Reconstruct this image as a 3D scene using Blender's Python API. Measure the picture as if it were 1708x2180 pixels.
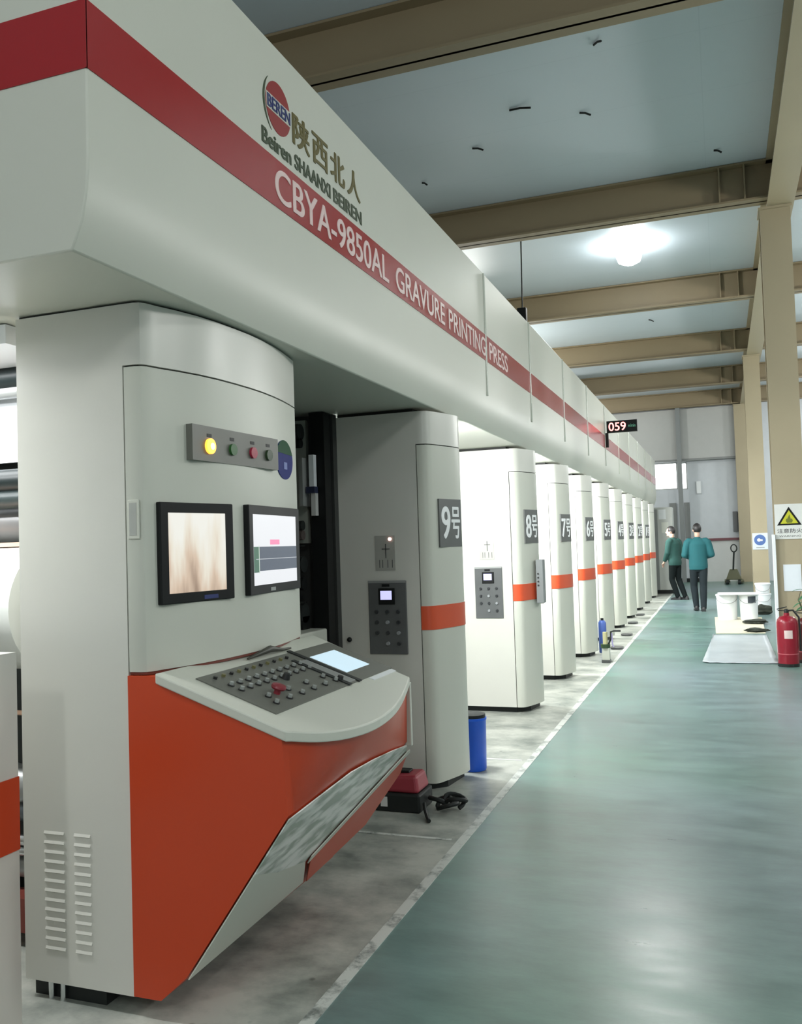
import bpy, bmesh, math, random
from mathutils import Vector, Matrix

random.seed(7)
PI = math.pi
C = bpy.context.scene.collection
for o in list(bpy.data.objects):
    bpy.data.objects.remove(o, do_unlink=True)
S = bpy.context.scene

# ------------------------------------------------------------------ camera
YAW, PITCH, ROLL, FPX = 0.34917, 0.03747, 0.0322, 1874.4
fwd = Vector((-math.sin(YAW) * math.cos(PITCH), math.cos(YAW) * math.cos(PITCH), math.sin(PITCH)))
r0 = Vector((math.cos(YAW), math.sin(YAW), 0))
d0 = fwd.cross(r0)
right = r0 * math.cos(ROLL) + d0 * math.sin(ROLL)
down = d0 * math.cos(ROLL) - r0 * math.sin(ROLL)
cam = bpy.data.cameras.new('camera')
cam.sensor_fit = 'HORIZONTAL'
cam.sensor_width = 36.0
cam.lens = FPX / 1708 * 36.0
cam.clip_start = 0.05
cam.clip_end = 200
co = bpy.data.objects.new('camera', cam)
C.objects.link(co)
up, back = -down, -fwd
co.matrix_world = Matrix(((right.x, up.x, back.x, 0), (right.y, up.y, back.y, 0), (right.z, up.z, back.z, 1.52), (0, 0, 0, 1)))
S.camera = co

# ------------------------------------------------------------------ colour management, world
S.view_settings.view_transform = 'Standard'
S.view_settings.look = 'None'
S.view_settings.gamma = 1.0
S.view_settings.use_curve_mapping = False
S.view_settings.exposure = 0.40
w = bpy.data.worlds.new('daylight')
S.world = w
w.use_nodes = True
bg = w.node_tree.nodes['Background']
bg.inputs[0].default_value = (0.86, 0.97, 1.0, 1)
bg.inputs[1].default_value = 0.44


def area(name, loc, size, power, rot=(0, 0, 0), col=(0.95, 1.0, 0.97), size_y=None, shape=None):
    l = bpy.data.lights.new(name, 'AREA')
    l.energy = power
    l.color = col
    l.size = size
    if size_y:
        l.shape = 'RECTANGLE'
        l.size_y = size_y
    if shape:
        l.shape = shape
    o = bpy.data.objects.new(name, l)
    o.location = loc
    o.rotation_euler = rot
    C.objects.link(o)
    return o


HIGH_BAY = 150.0      # watts of each ceiling lamp
GAP_TUBE = 62.0       # watts of each tube between the printing units
LAMPS = [(-1.215, 14.4)]
FILL_LAMPS = [(-5.2, 19.3, 0.7, 150), (-5.2, 27.0, 0.7, 180), (1.9, -1.6, 0.9, 80), (4.6, 4.6, 1.5, 140), (4.6, 9.5, 1.5, 160), (4.6, 14.3, 1.5, 210), (4.6, 19.0, 1.5, 200), (4.6, 23.8, 1.5, 190), (3.4, 28.2, 1.5, 35), (-1.2, -3.5, 0.9, 85)]  # unseen lamps added to light the hall

# ------------------------------------------------------------------ materials


def mat(name, col, rough=0.5, metal=0.0, var=0.05, scale=6.0, emit=None, estr=0.0, bump=0.0, coat=0.0, rvar=0.06, spec=0.5):
    m = bpy.data.materials.new(name)
    m.use_nodes = True
    nt = m.node_tree
    b = nt.nodes['Principled BSDF']
    b.inputs['Roughness'].default_value = rough
    b.inputs['Specular IOR Level'].default_value = spec
    b.inputs['Metallic'].default_value = metal
    if coat:
        b.inputs['Coat Weight'].default_value = coat
        b.inputs['Coat Roughness'].default_value = 0.12
    tc = nt.nodes.new('ShaderNodeTexCoord')
    nz = nt.nodes.new('ShaderNodeTexNoise')
    nz.inputs['Scale'].default_value = scale
    nz.inputs['Detail'].default_value = 4
    nt.links.new(tc.outputs['Object'], nz.inputs['Vector'])
    rp = nt.nodes.new('ShaderNodeMix')
    rp.data_type = 'RGBA'
    rp.inputs[6].default_value = tuple(c * (1 - var) for c in col) + (1,)
    rp.inputs[7].default_value = tuple(min(1, c * (1 + var)) for c in col) + (1,)
    nt.links.new(nz.outputs['Fac'], rp.inputs[0])
    nt.links.new(rp.outputs[2], b.inputs['Base Color'])
    mr = nt.nodes.new('ShaderNodeMapRange')
    mr.inputs[3].default_value = max(0.02, rough - rvar)
    mr.inputs[4].default_value = min(1, rough + rvar)
    nt.links.new(nz.outputs['Fac'], mr.inputs[0])
    nt.links.new(mr.outputs[0], b.inputs['Roughness'])
    if emit:
        b.inputs['Emission Color'].default_value = emit + (1,)
        b.inputs['Emission Strength'].default_value = estr
    if bump:
        bp = nt.nodes.new('ShaderNodeBump')
        bp.inputs['Strength'].default_value = bump
        bp.inputs['Distance'].default_value = 0.01
        nt.links.new(nz.outputs['Fac'], bp.inputs['Height'])
        nt.links.new(bp.outputs[0], b.inputs['Normal'])
    return m


IVORY = mat('ivory_paint', (0.55, 0.56, 0.49), 0.38, var=0.03, scale=2.5, spec=0.35)
JOINT = mat('glossy_joint_strip', (0.55, 0.575, 0.50), 0.14, var=0.02)
IVORY2 = mat('warm_ivory_paint', (0.60, 0.595, 0.54), 0.32, var=0.03, scale=3, spec=0.45)
ORANGE = mat('orange_paint', (0.50, 0.050, 0.012), 0.36, var=0.04, scale=2)
STRIPE = mat('red_stripe_paint', (0.31, 0.011, 0.014), 0.24, var=0.08, scale=1.2)
BAND = mat('orange_band', (0.62, 0.085, 0.03), 0.3)
DARK = mat('dark_seam', (0.012, 0.013, 0.010), 0.7)
BLACK = mat('black_plastic', (0.008, 0.009, 0.009), 0.45, spec=0.2)
BLACKM = mat('black_metal', (0.014, 0.017, 0.016), 0.5, spec=0.3)
GREYP = mat('grey_panel', (0.125, 0.128, 0.108), 0.45)
GREYD = mat('dark_grey_panel', (0.065, 0.068, 0.068), 0.36)
GREYM = mat('grey_metal', (0.32, 0.33, 0.32), 0.4, 0.4)
CHROME = mat('chrome', (0.75, 0.77, 0.78), 0.14, 1.0, var=0.02)
STEELP = mat('brushed_plate', (0.42, 0.42, 0.38), 0.4, 0.3, scale=20)
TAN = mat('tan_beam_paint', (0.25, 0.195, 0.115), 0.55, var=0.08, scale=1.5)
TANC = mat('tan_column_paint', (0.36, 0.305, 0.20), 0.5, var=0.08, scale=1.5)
WHITE = mat('white_plastic', (0.74, 0.76, 0.77), 0.4)
PAPER = mat('paper', (0.70, 0.74, 0.78), 0.7)
SIGNW = mat('sign_white', (0.66, 0.67, 0.64), 0.45)
LETTER = mat('pale_lettering', (0.72, 0.55, 0.53), 0.35)
GOLD = mat('gold_lettering', (0.105, 0.085, 0.012), 0.4)
GREENL = mat('dark_green_lettering', (0.035, 0.055, 0.022), 0.4)
BLUEL = mat('blue_lettering', (0.02, 0.03, 0.14), 0.4)
BLUE = mat('blue_plastic', (0.012, 0.10, 0.62), 0.35)
BLUED = mat('dark_blue_disc', (0.012, 0.02, 0.16), 0.6, spec=0.15)
GREEND = mat('dark_green_disc', (0.012, 0.07, 0.03), 0.6, spec=0.15)
REDP = mat('red_plastic', (0.30, 0.03, 0.045), 0.4)
EXT = mat('extinguisher_red', (0.26, 0.006, 0.02), 0.3)
EXTD = mat('extinguisher_dark_red', (0.10, 0.01, 0.008), 0.4)
YELLOW = mat('warning_yellow', (0.50, 0.50, 0.02), 0.4)
SIGNBLUE = mat('mandatory_blue', (0.07, 0.14, 0.36), 0.4)
TEAL = mat('teal_cloth', (0.006, 0.080, 0.090), 0.85, bump=0.3, scale=14)
GREENC = mat('green_cloth', (0.010, 0.052, 0.043), 0.85, bump=0.3, scale=14)
TROUS = mat('dark_grey_cloth', (0.014, 0.020, 0.023), 0.9, spec=0.2, bump=0.3, scale=14)
TROUSB = mat('black_cloth', (0.005, 0.008, 0.008), 0.9, spec=0.15, bump=0.3, scale=14)
SKIN = mat('skin', (0.52, 0.32, 0.24), 0.55)
HAIR = mat('black_hair', (0.012, 0.010, 0.010), 0.5, scale=40)
SHOE = mat('black_shoe', (0.014, 0.015, 0.016), 0.5)
OLIVE = mat('olive_paint', (0.10, 0.10, 0.05), 0.5)
CARD = mat('cream_board', (0.62, 0.58, 0.44), 0.7)
RAG = mat('dark_cloth', (0.03, 0.035, 0.025), 0.95, bump=0.6)
GREENP = mat('leaf_green', (0.03, 0.15, 0.06), 0.5)
FILM = mat('white_film', (0.78, 0.80, 0.83), 0.35)
CORE = mat('peach_rim', (0.75, 0.48, 0.34), 0.5)
WALLG = mat('grey_wall_paint', (0.44, 0.445, 0.43), 0.6, var=0.04)
WALLL = mat('pale_wall_paint', (0.55, 0.58, 0.61), 0.35, var=0.05)
WALLW = mat('white_wall_tile', (0.60, 0.61, 0.60), 0.4, var=0.05)
CURT = mat('grey_curtain', (0.24, 0.25, 0.245), 0.8)
RAILR = mat('maroon_rail', (0.16, 0.05, 0.06), 0.5)
LENS_Y = mat('amber_lens_lit', (0.8, 0.35, 0.03), 0.25, emit=(1.0, 0.42, 0.05), estr=1.6)
LENS_YC = mat('amber_core', (0.8, 0.6, 0.2), 0.25, emit=(1.0, 0.72, 0.22), estr=2.4)
LENS_G = mat('green_lens', (0.03, 0.12, 0.03), 0.2)
LENS_R = mat('red_lens', (0.36, 0.02, 0.05), 0.2)
LENS_K = mat('dark_green_lens', (0.03, 0.06, 0.025), 0.2)
LED_W = mat('indicator_lit', (0.9, 0.6, 0.5), 0.3, emit=(1.0, 0.55, 0.5), estr=3.0)
TUBE = mat('lit_tube', (1, 1, 1), 0.4, emit=(0.95, 1.0, 1.0), estr=9.0)
LAMPGLOW = mat('lit_lamp', (1, 1, 1), 0.4, emit=(0.97, 1.0, 1.0), estr=48.0)
SKYPANE = mat('bright_pane', (0.8, 0.9, 1.0), 0.2, emit=(0.95, 0.99, 1.0), estr=2.6)
LEDRED = mat('red_digits', (0.9, 0.2, 0.2), 0.4, emit=(1.0, 0.30, 0.28), estr=2.2)
LEDGREEN = mat('green_digits', (0.1, 0.3, 0.2), 0.4, emit=(0.1, 0.4, 0.25), estr=0.35)
SCREENB = mat('small_screen', (0.3, 0.3, 0.6), 0.2, emit=(0.62, 0.62, 1.0), estr=0.75)
DISPC = mat('pale_touch_screen', (0.4, 0.5, 0.6), 0.25, emit=(0.55, 0.72, 0.80), estr=0.62, var=0.02)


def screen_wheat():
    """picture on the left monitor: pale cream with soft slanting streaks, brown towards the foot"""
    m = bpy.data.materials.new('monitor_picture')
    m.use_nodes = True
    nt = m.node_tree
    b = nt.nodes['Principled BSDF']
    b.inputs['Roughness'].default_value = 0.25
    b.inputs['Base Color'].default_value = (0.1, 0.1, 0.1, 1)
    tc = nt.nodes.new('ShaderNodeTexCoord')
    mp = nt.nodes.new('ShaderNodeMapping')
    mp.inputs['Rotation'].default_value = (0.5, 0, 0)
    mp.inputs['Scale'].default_value = (1, 16, 3.2)
    nz = nt.nodes.new('ShaderNodeTexNoise')
    nz.inputs['Scale'].default_value = 1.0
    nz.inputs['Detail'].default_value = 3
    nt.links.new(tc.outputs['Object'], mp.inputs[0])
    nt.links.new(mp.outputs[0], nz.inputs['Vector'])
    sp = nt.nodes.new('ShaderNodeSeparateXYZ')
    nt.links.new(tc.outputs['Generated'], sp.inputs[0])
    ad = nt.nodes.new('ShaderNodeMath')
    ad.operation = 'MULTIPLY_ADD'
    ad.inputs[1].default_value = -0.55
    nt.links.new(sp.outputs[2], ad.inputs[0])
    nt.links.new(nz.outputs['Fac'], ad.inputs[2])
    cr = nt.nodes.new('ShaderNodeValToRGB')
    e = cr.color_ramp.elements
    e[0].position = 0.0
    e[0].color = (0.86, 0.85, 0.78, 1)
    e[1].position = 0.62
    e[1].color = (0.33, 0.22, 0.15, 1)
    x = cr.color_ramp.elements.new(0.22)
    x.color = (0.80, 0.74, 0.62, 1)
    x = cr.color_ramp.elements.new(0.40)
    x.color = (0.66, 0.50, 0.37, 1)
    nt.links.new(ad.outputs[0], cr.inputs[0])
    nt.links.new(cr.outputs[0], b.inputs['Emission Color'])
    b.inputs['Emission Strength'].default_value = 0.72
    return m


def glow(name, col, s):
    return mat(name, tuple(c * 0.2 for c in col), 0.25, emit=col, estr=s, var=0.0)


def ramp_mat(name, build):
    m = bpy.data.materials.new(name)
    m.use_nodes = True
    build(m.node_tree, m.node_tree.nodes['Principled BSDF'])
    return m


def floor_green(nt, b):
    tc = nt.nodes.new('ShaderNodeTexCoord')
    n1 = nt.nodes.new('ShaderNodeTexNoise')
    n1.inputs['Scale'].default_value = 0.30
    n1.inputs['Detail'].default_value = 3
    n2 = nt.nodes.new('ShaderNodeTexNoise')
    n2.inputs['Scale'].default_value = 3.4
    n2.inputs['Detail'].default_value = 9
    n2.inputs['Roughness'].default_value = 0.72
    mp = nt.nodes.new('ShaderNodeMapping')
    mp.inputs['Scale'].default_value = (1.0, 0.6, 1)
    mp2 = nt.nodes.new('ShaderNodeMapping')
    mp2.inputs['Scale'].default_value = (0.55, 1.5, 1)
    nt.links.new(tc.outputs['Object'], mp.inputs[0])
    nt.links.new(mp.outputs[0], n1.inputs[0])
    nt.links.new(tc.outputs['Object'], mp2.inputs[0])
    nt.links.new(mp2.outputs[0], n2.inputs[0])
    cr = nt.nodes.new('ShaderNodeValToRGB')
    cr.color_ramp.elements[0].position = 0.36
    cr.color_ramp.elements[0].color = (0.095, 0.205, 0.150, 1)
    cr.color_ramp.elements[1].position = 0.64
    cr.color_ramp.elements[1].color = (0.195, 0.258, 0.285, 1)
    nt.links.new(n1.outputs['Fac'], cr.inputs[0])
    cr2 = nt.nodes.new('ShaderNodeValToRGB')
    cr2.color_ramp.elements[0].position = 0.30
    cr2.color_ramp.elements[0].color = (0.48, 0.50, 0.53, 1)
    cr2.color_ramp.elements[1].position = 0.66
    cr2.color_ramp.elements[1].color = (1.18, 1.18, 1.18, 1)
    nt.links.new(n2.outputs['Fac'], cr2.inputs[0])
    mx = nt.nodes.new('ShaderNodeMix')
    mx.data_type = 'RGBA'
    mx.blend_type = 'MULTIPLY'
    mx.inputs[0].default_value = 0.7
    nt.links.new(cr.outputs[0], mx.inputs[6])
    nt.links.new(cr2.outputs[0], mx.inputs[7])
    nt.links.new(mx.outputs[2], b.inputs['Base Color'])
    mr = nt.nodes.new('ShaderNodeMapRange')
    mr.inputs[1].default_value = 0.3
    mr.inputs[2].default_value = 0.7
    mr.inputs[3].default_value = 0.27
    mr.inputs[4].default_value = 0.37
    nt.links.new(n2.outputs['Fac'], mr.inputs[0])
    nt.links.new(mr.outputs[0], b.inputs['Roughness'])
    b.inputs['Specular IOR Level'].default_value = 0.9
    bp = nt.nodes.new('ShaderNodeBump')
    bp.inputs['Strength'].default_value = 0.06
    bp.inputs['Distance'].default_value = 0.01
    nt.links.new(n2.outputs['Fac'], bp.inputs['Height'])
    nt.links.new(bp.outputs[0], b.inputs['Normal'])


def floor_grey(nt, b):
    tc = nt.nodes.new('ShaderNodeTexCoord')
    n1 = nt.nodes.new('ShaderNodeTexNoise')
    n1.inputs['Scale'].default_value = 2.6
    n1.inputs['Detail'].default_value = 9
    n1.inputs['Roughness'].default_value = 0.65
    mp = nt.nodes.new('ShaderNodeMapping')
    mp.inputs['Scale'].default_value = (1.0, 1.25, 1)
    nt.links.new(tc.outputs['Object'], mp.inputs[0])
    nt.links.new(mp.outputs[0], n1.inputs[0])
    cr = nt.nodes.new('ShaderNodeValToRGB')
    cr.color_ramp.elements[0].position = 0.34
    cr.color_ramp.elements[0].color = (0.16, 0.18, 0.16, 1)
    cr.color_ramp.elements[1].position = 0.62
    cr.color_ramp.elements[1].color = (0.44, 0.45, 0.40, 1)
    nt.links.new(n1.outputs['Fac'], cr.inputs[0])
    vo = nt.nodes.new('ShaderNodeTexVoronoi')
    vo.inputs['Scale'].default_value = 5.0
    nt.links.new(tc.outputs['Object'], vo.inputs[0])
    cr2 = nt.nodes.new('ShaderNodeValToRGB')
    cr2.color_ramp.elements[0].position = 0.03
    cr2.color_ramp.elements[0].color = (0.25, 0.27, 0.26, 1)
    cr2.color_ramp.elements[1].position = 0.075
    cr2.color_ramp.elements[1].color = (1, 1, 1, 1)
    nt.links.new(vo.outputs['Distance'], cr2.inputs[0])
    mx = nt.nodes.new('ShaderNodeMix')
    mx.data_type = 'RGBA'
    mx.blend_type = 'MULTIPLY'
    mx.inputs[0].default_value = 0.7
    nt.links.new(cr.outputs[0], mx.inputs[6])
    nt.links.new(cr2.outputs[0], mx.inputs[7])
    nt.links.new(mx.outputs[2], b.inputs['Base Color'])
    b.inputs['Roughness'].default_value = 0.36


def white_line(nt, b):
    tc = nt.nodes.new('ShaderNodeTexCoord')
    n1 = nt.nodes.new('ShaderNodeTexNoise')
    n1.inputs['Scale'].default_value = 7
    n1.inputs['Detail'].default_value = 8
    n1.inputs['Roughness'].default_value = 0.7
    nt.links.new(tc.outputs['Object'], n1.inputs[0])
    cr = nt.nodes.new('ShaderNodeValToRGB')
    cr.color_ramp.elements[0].position = 0.36
    cr.color_ramp.elements[0].color = (0.16, 0.18, 0.165, 1)
    cr.color_ramp.elements[1].position = 0.50
    cr.color_ramp.elements[1].color = (0.55, 0.57, 0.53, 1)
    nt.links.new(n1.outputs['Fac'], cr.inputs[0])
    nt.links.new(cr.outputs[0], b.inputs['Base Color'])
    b.inputs['Roughness'].default_value = 0.45


def ceil_panels(nt, b):
    tc = nt.nodes.new('ShaderNodeTexCoord')
    br = nt.nodes.new('ShaderNodeTexBrick')
    br.offset = 0.0
    br.inputs['Scale'].default_value = 1.0
    br.inputs['Brick Width'].default_value = 12.0
    br.inputs['Row Height'].default_value = 1.22
    br.inputs['Mortar Size'].default_value = 0.006
    br.inputs['Color1'].default_value = (0.55, 0.62, 0.67, 1)
    br.inputs['Color2'].default_value = (0.56, 0.63, 0.68, 1)
    br.inputs['Mortar'].default_value = (0.52, 0.59, 0.64, 1)
    nt.links.new(tc.outputs['Object'], br.inputs[0])
    nt.links.new(br.outputs[0], b.inputs['Base Color'])
    b.inputs['Roughness'].default_value = 0.42


def paper_sheet(nt, b):
    tc = nt.nodes.new('ShaderNodeTexCoord')
    n1 = nt.nodes.new('ShaderNodeTexNoise')
    n1.inputs['Scale'].default_value = 2.5
    n1.inputs['Detail'].default_value = 4
    nt.links.new(tc.outputs['Object'], n1.inputs[0])
    cr = nt.nodes.new('ShaderNodeValToRGB')
    cr.color_ramp.elements[0].color = (0.30, 0.35, 0.375, 1)
    cr.color_ramp.elements[1].color = (0.52, 0.56, 0.585, 1)
    nt.links.new(n1.outputs['Fac'], cr.inputs[0])
    nt.links.new(cr.outputs[0], b.inputs['Base Color'])
    b.inputs['Roughness'].default_value = 0.3


FLOORG = ramp_mat('green_epoxy_floor', floor_green)
FLOORM = ramp_mat('worn_grey_floor', floor_grey)
LINE = ramp_mat('worn_white_line', white_line)
CEIL = ramp_mat('ceiling_panel', ceil_panels)
SHEETM = ramp_mat('plastic_sheeting', paper_sheet)
PICT = screen_wheat()


def silver_mat(nt, b):
    tc = nt.nodes.new('ShaderNodeTexCoord')
    mp = nt.nodes.new('ShaderNodeMapping')
    mp.inputs['Scale'].default_value = (9, 3.0, 9)
    n1 = nt.nodes.new('ShaderNodeTexNoise')
    n1.inputs['Scale'].default_value = 2.2
    n1.inputs['Detail'].default_value = 2
    nt.links.new(tc.outputs['Object'], mp.inputs[0])
    nt.links.new(mp.outputs[0], n1.inputs[0])
    cr = nt.nodes.new('ShaderNodeValToRGB')
    cr.color_ramp.elements[0].position = 0.40
    cr.color_ramp.elements[0].color = (0.36, 0.44, 0.38, 1)
    cr.color_ramp.elements[1].position = 0.60
    cr.color_ramp.elements[1].color = (0.90, 0.93, 0.90, 1)
    nt.links.new(n1.outputs['Fac'], cr.inputs[0])
    nt.links.new(cr.outputs[0], b.inputs['Base Color'])
    b.inputs['Metallic'].default_value = 0.25
    b.inputs['Roughness'].default_value = 0.22


SILVER = ramp_mat('patterned_silver', silver_mat)

# ------------------------------------------------------------------ mesh helpers


class MB:
    def __init__(s):
        s.bm = bmesh.new()

    def box(s, a, b):
        x0, y0, z0 = a
        x1, y1, z1 = b
        v = [s.bm.verts.new(p) for p in ((x0, y0, z0), (x1, y0, z0), (x1, y1, z0), (x0, y1, z0), (x0, y0, z1), (x1, y0, z1), (x1, y1, z1), (x0, y1, z1))]
        for f in ((3, 2, 1, 0), (4, 5, 6, 7), (0, 1, 5, 4), (1, 2, 6, 5), (2, 3, 7, 6), (3, 0, 4, 7)):
            s.bm.faces.new([v[i] for i in f])
        return s

    def obox(s, c, half, M):
        """oriented box: centre, half sizes, 3x3 matrix"""
        n = len(s.bm.verts)
        s.box([-h for h in half], half)
        s.bm.verts.ensure_lookup_table()
        for v in s.bm.verts[n:]:
            v.co = M @ v.co + Vector(c)
        return s

    def loft(s, rings, caps=True):
        rs = [[s.bm.verts.new(p) for p in r] for r in rings]
        n = len(rs[0])
        for a, b in zip(rs, rs[1:]):
            for i in range(n):
                j = (i + 1) % n
                s.bm.faces.new((a[i], a[j], b[j], b[i]))
        if caps:
            s.bm.faces.new(rs[0][::-1])
            s.bm.faces.new(rs[-1])
        return s

    def prism(s, poly, z0, z1):
        return s.loft([[(x, y, z0) for x, y in poly], [(x, y, z1) for x, y in poly]])

    def prism_y(s, poly, y0, y1):
        """(x, z) outline swept along y"""
        return s.loft([[(x, y0, z) for x, z in poly], [(x, y1, z) for x, z in poly]])

    def prism_x(s, poly, x0, x1):
        return s.loft([[(x0, y, z) for y, z in poly], [(x1, y, z) for y, z in poly]])

    def cyl(s, p, q, r, n=20, r2=None):
        return s.tube([p, q], [r, r if r2 is None else r2], n)

    def tube(s, pts, r, n=10):
        pts = [Vector(p) for p in pts]
        if not isinstance(r, (list, tuple)):
            r = [r] * len(pts)
        rings = []
        ref = None
        for i, p in enumerate(pts):
            t = (pts[min(i + 1, len(pts) - 1)] - pts[max(i - 1, 0)]).normalized()
            if ref is None:
                ref = t.orthogonal().normalized()
            u = (ref - t * ref.dot(t))
            u = u.normalized() if u.length > 1e-6 else t.orthogonal().normalized()
            ref = u
            v = t.cross(u)
            rings.append([tuple(p + (u * math.cos(2 * PI * k / n) + v * math.sin(2 * PI * k / n)) * r[i]) for k in range(n)])
        return s.loft(rings)

    def lathe(s, prof, c=(0, 0, 0), n=28):
        rings = [[(c[0] + r * math.cos(2 * PI * k / n), c[1] + r * math.sin(2 * PI * k / n), c[2] + z) for k in range(n)] for r, z in prof]
        return s.loft(rings)

    def ball(s, c, r, sc=(1, 1, 1), seg=20, rg=12):
        bmesh.ops.create_uvsphere(s.bm, u_segments=seg, v_segments=rg, radius=r, matrix=Matrix.Translation(c) @ Matrix.Diagonal((*sc, 1)))
        return s

    def quad(s, pts):
        s.bm.faces.new([s.bm.verts.new(p) for p in pts])
        return s

    def build(s, name, m, parent=None, bevel=0, smooth=False, seg=2):
        bmesh.ops.recalc_face_normals(s.bm, faces=s.bm.faces)
        me = bpy.data.meshes.new(name)
        s.bm.to_mesh(me)
        s.bm.free()
        me.materials.append(m)
        o = bpy.data.objects.new(name, me)
        C.objects.link(o)
        if bevel:
            bv = o.modifiers.new('bevel', 'BEVEL')
            bv.width = bevel
            bv.segments = seg
            bv.limit_method = 'ANGLE'
            bv.angle_limit = math.radians(40)
        if smooth:
            for p in me.polygons:
                p.use_smooth = True
            try:
                me.set_sharp_from_angle(angle=math.radians(38))
            except Exception:
                pass
        if parent:
            o.parent = parent
            o.matrix_parent_inverse = Matrix.Identity(4)
            o.location = -base_of(parent)
        return o


def base_of(o):
    """world base of a thing, so that parts may be written in world coordinates"""
    v = Vector((0, 0, 0))
    while o:
        v += o.location
        o = o.parent
    return v


def tag(o, label, cat=None, group=None, kind=None):
    o['label'] = label
    if cat:
        o['category'] = cat
    if group:
        o['group'] = group
    if kind:
        o['kind'] = kind
    return o


def thing(name, label, cat, loc=(0, 0, 0), group=None):
    o = bpy.data.objects.new(name, None)
    o.empty_display_size = 0.1
    C.objects.link(o)
    o.location = loc
    return tag(o, label, cat, group)


def struct(o, label, cat='structure'):
    return tag(o, label, cat, kind='structure')


def copy_tree(o, parent=None):
    c = o.copy()
    C.objects.link(c)
    if parent:
        c.parent = parent
    for ch in list(o.children):
        copy_tree(ch, c)
    return c


def text(name, body, m, parent, M, height, width=None, extrude=0.0015, bold=0.0):
    """flat lettering; M maps text x (reading direction), y (up), z (out of the surface) to the world"""
    cu = bpy.data.curves.new(name, 'FONT')
    cu.body = body
    cu.size = 1.0
    cu.extrude = 0
    cu.offset = 0.0
    t = bpy.data.objects.new(name, cu)
    C.objects.link(t)
    bpy.context.view_layer.update()
    me = bpy.data.meshes.new_from_object(t.evaluated_get(bpy.context.evaluated_depsgraph_get()))
    bpy.data.objects.remove(t, do_unlink=True)
    bpy.data.curves.remove(cu)
    me.name = name
    xs = [v.co.x for v in me.vertices]
    ys = [v.co.y for v in me.vertices]
    sy = height / (max(ys) - min(ys))
    sx = sy if width is None else width / (max(xs) - min(xs))
    x0, y0 = min(xs), min(ys)
    bm = bmesh.new()
    bm.from_mesh(me)
    if bold:
        # heavier strokes: the same glyphs laid side by side a hair apart
        base = bm.faces[:] 
        n = 4
        for k in range(1, n + 1):
            r = bmesh.ops.duplicate(bm, geom=base)
            for v in r['geom']:
                if isinstance(v, bmesh.types.BMVert):
                    v.co.x += bold * 2.4 * k / n
                    v.co.y += bold * 0.5 * (1 if k % 2 else -1)
                    v.co.z = 0.0002 * k
        w_all = max(xs) - min(xs) + bold * 2.4
        if width is not None:
            sx = width / w_all
    for v in bm.verts:
        v.co = Vector(((v.co.x - x0) * sx, (v.co.y - y0) * sy, v.co.z))
    if extrude:
        r = bmesh.ops.extrude_face_region(bm, geom=bm.faces[:])
        for v in r['geom']:
            if isinstance(v, bmesh.types.BMVert):
                v.co.z += extrude
    for v in bm.verts:
        v.co = M @ v.co
    bmesh.ops.recalc_face_normals(bm, faces=bm.faces)
    bm.to_mesh(me)
    bm.free()
    me.materials.clear()
    me.materials.append(m)
    o = bpy.data.objects.new(name, me)
    C.objects.link(o)
    if parent:
        o.parent = parent
        o.location = -base_of(parent)
    return o


def frame(orig, xdir, updir):
    x = Vector(xdir).normalized()
    y = Vector(updir).normalized()
    z = x.cross(y)
    return Matrix(((x.x, y.x, z.x, orig[0]), (x.y, y.y, z.y, orig[1]), (x.z, y.z, z.z, orig[2]), (0, 0, 0, 1)))


def offset_line(pts, d):
    """offset a plan polyline to its right-hand (outer) side"""
    out = []
    for i, p in enumerate(pts):
        a = Vector(pts[max(i - 1, 0)])
        b = Vector(pts[min(i + 1, len(pts) - 1)])
        t = (b - a).normalized()
        out.append((p[0] + t.y * d, p[1] - t.x * d))
    return out


# ================================================================== SETTING
BACK = 30.6
CEILZ = 6.22
BZ = 5.72
MB().box((-1.30, -6, -0.2), (9.2, BACK, 0)).build('floor', FLOORG).name
struct(bpy.data.objects['floor'], 'glossy green epoxy floor of the aisle', 'floor')
struct(MB().box((-9.2, -6, -0.2), (-1.30, BACK, 0)).build('floor_machine_side', FLOORM), 'worn light grey floor strip under the press', 'floor')
struct(MB().box((-1.340, -6, 0.0), (-1.292, 24.6, 0.003)).build('trim_1', LINE), 'worn white painted line between grey and green floor', 'floor line')
struct(MB().box((-1.9, 4.36, 0.0), (-1.375, 4.385, 0.002)).build('trim_2', LINE), 'thin pale cross line on the grey floor before the first unit', 'floor line')
struct(MB().box((-1.9, 6.05, 0.0), (-1.375, 6.075, 0.002)).build('trim_3', LINE), 'thin pale cross line on the grey floor past the blue bin', 'floor line')
struct(MB().box((-9.2, -6, CEILZ), (9.2, BACK, CEILZ + 0.15)).build('ceiling', CEIL), 'pale blue grey panelled hall ceiling', 'ceiling')

# back wall: with two window openings left of a post and one in the right bay
def wall_with_holes(name, x0, x1, z0, z1, y, holes, m, label):
    mb = MB()
    xs = sorted({x0, x1, *[h[0] for h in holes], *[h[1] for h in holes]})
    zs = sorted({z0, z1, *[h[2] for h in holes], *[h[3] for h in holes]})
    for xa, xb in zip(xs, xs[1:]):
        for za, zb in zip(zs, zs[1:]):
            cx, cz = (xa + xb) / 2, (za + zb) / 2
            if not any(h[0] < cx < h[1] and h[2] < cz < h[3] for h in holes):
                mb.box((xa, y, za), (xb, y + 0.2, zb))
    bmesh.ops.remove_doubles(mb.bm, verts=mb.bm.verts, dist=1e-5)
    return struct(mb.build(name, m), label, 'wall')


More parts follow.
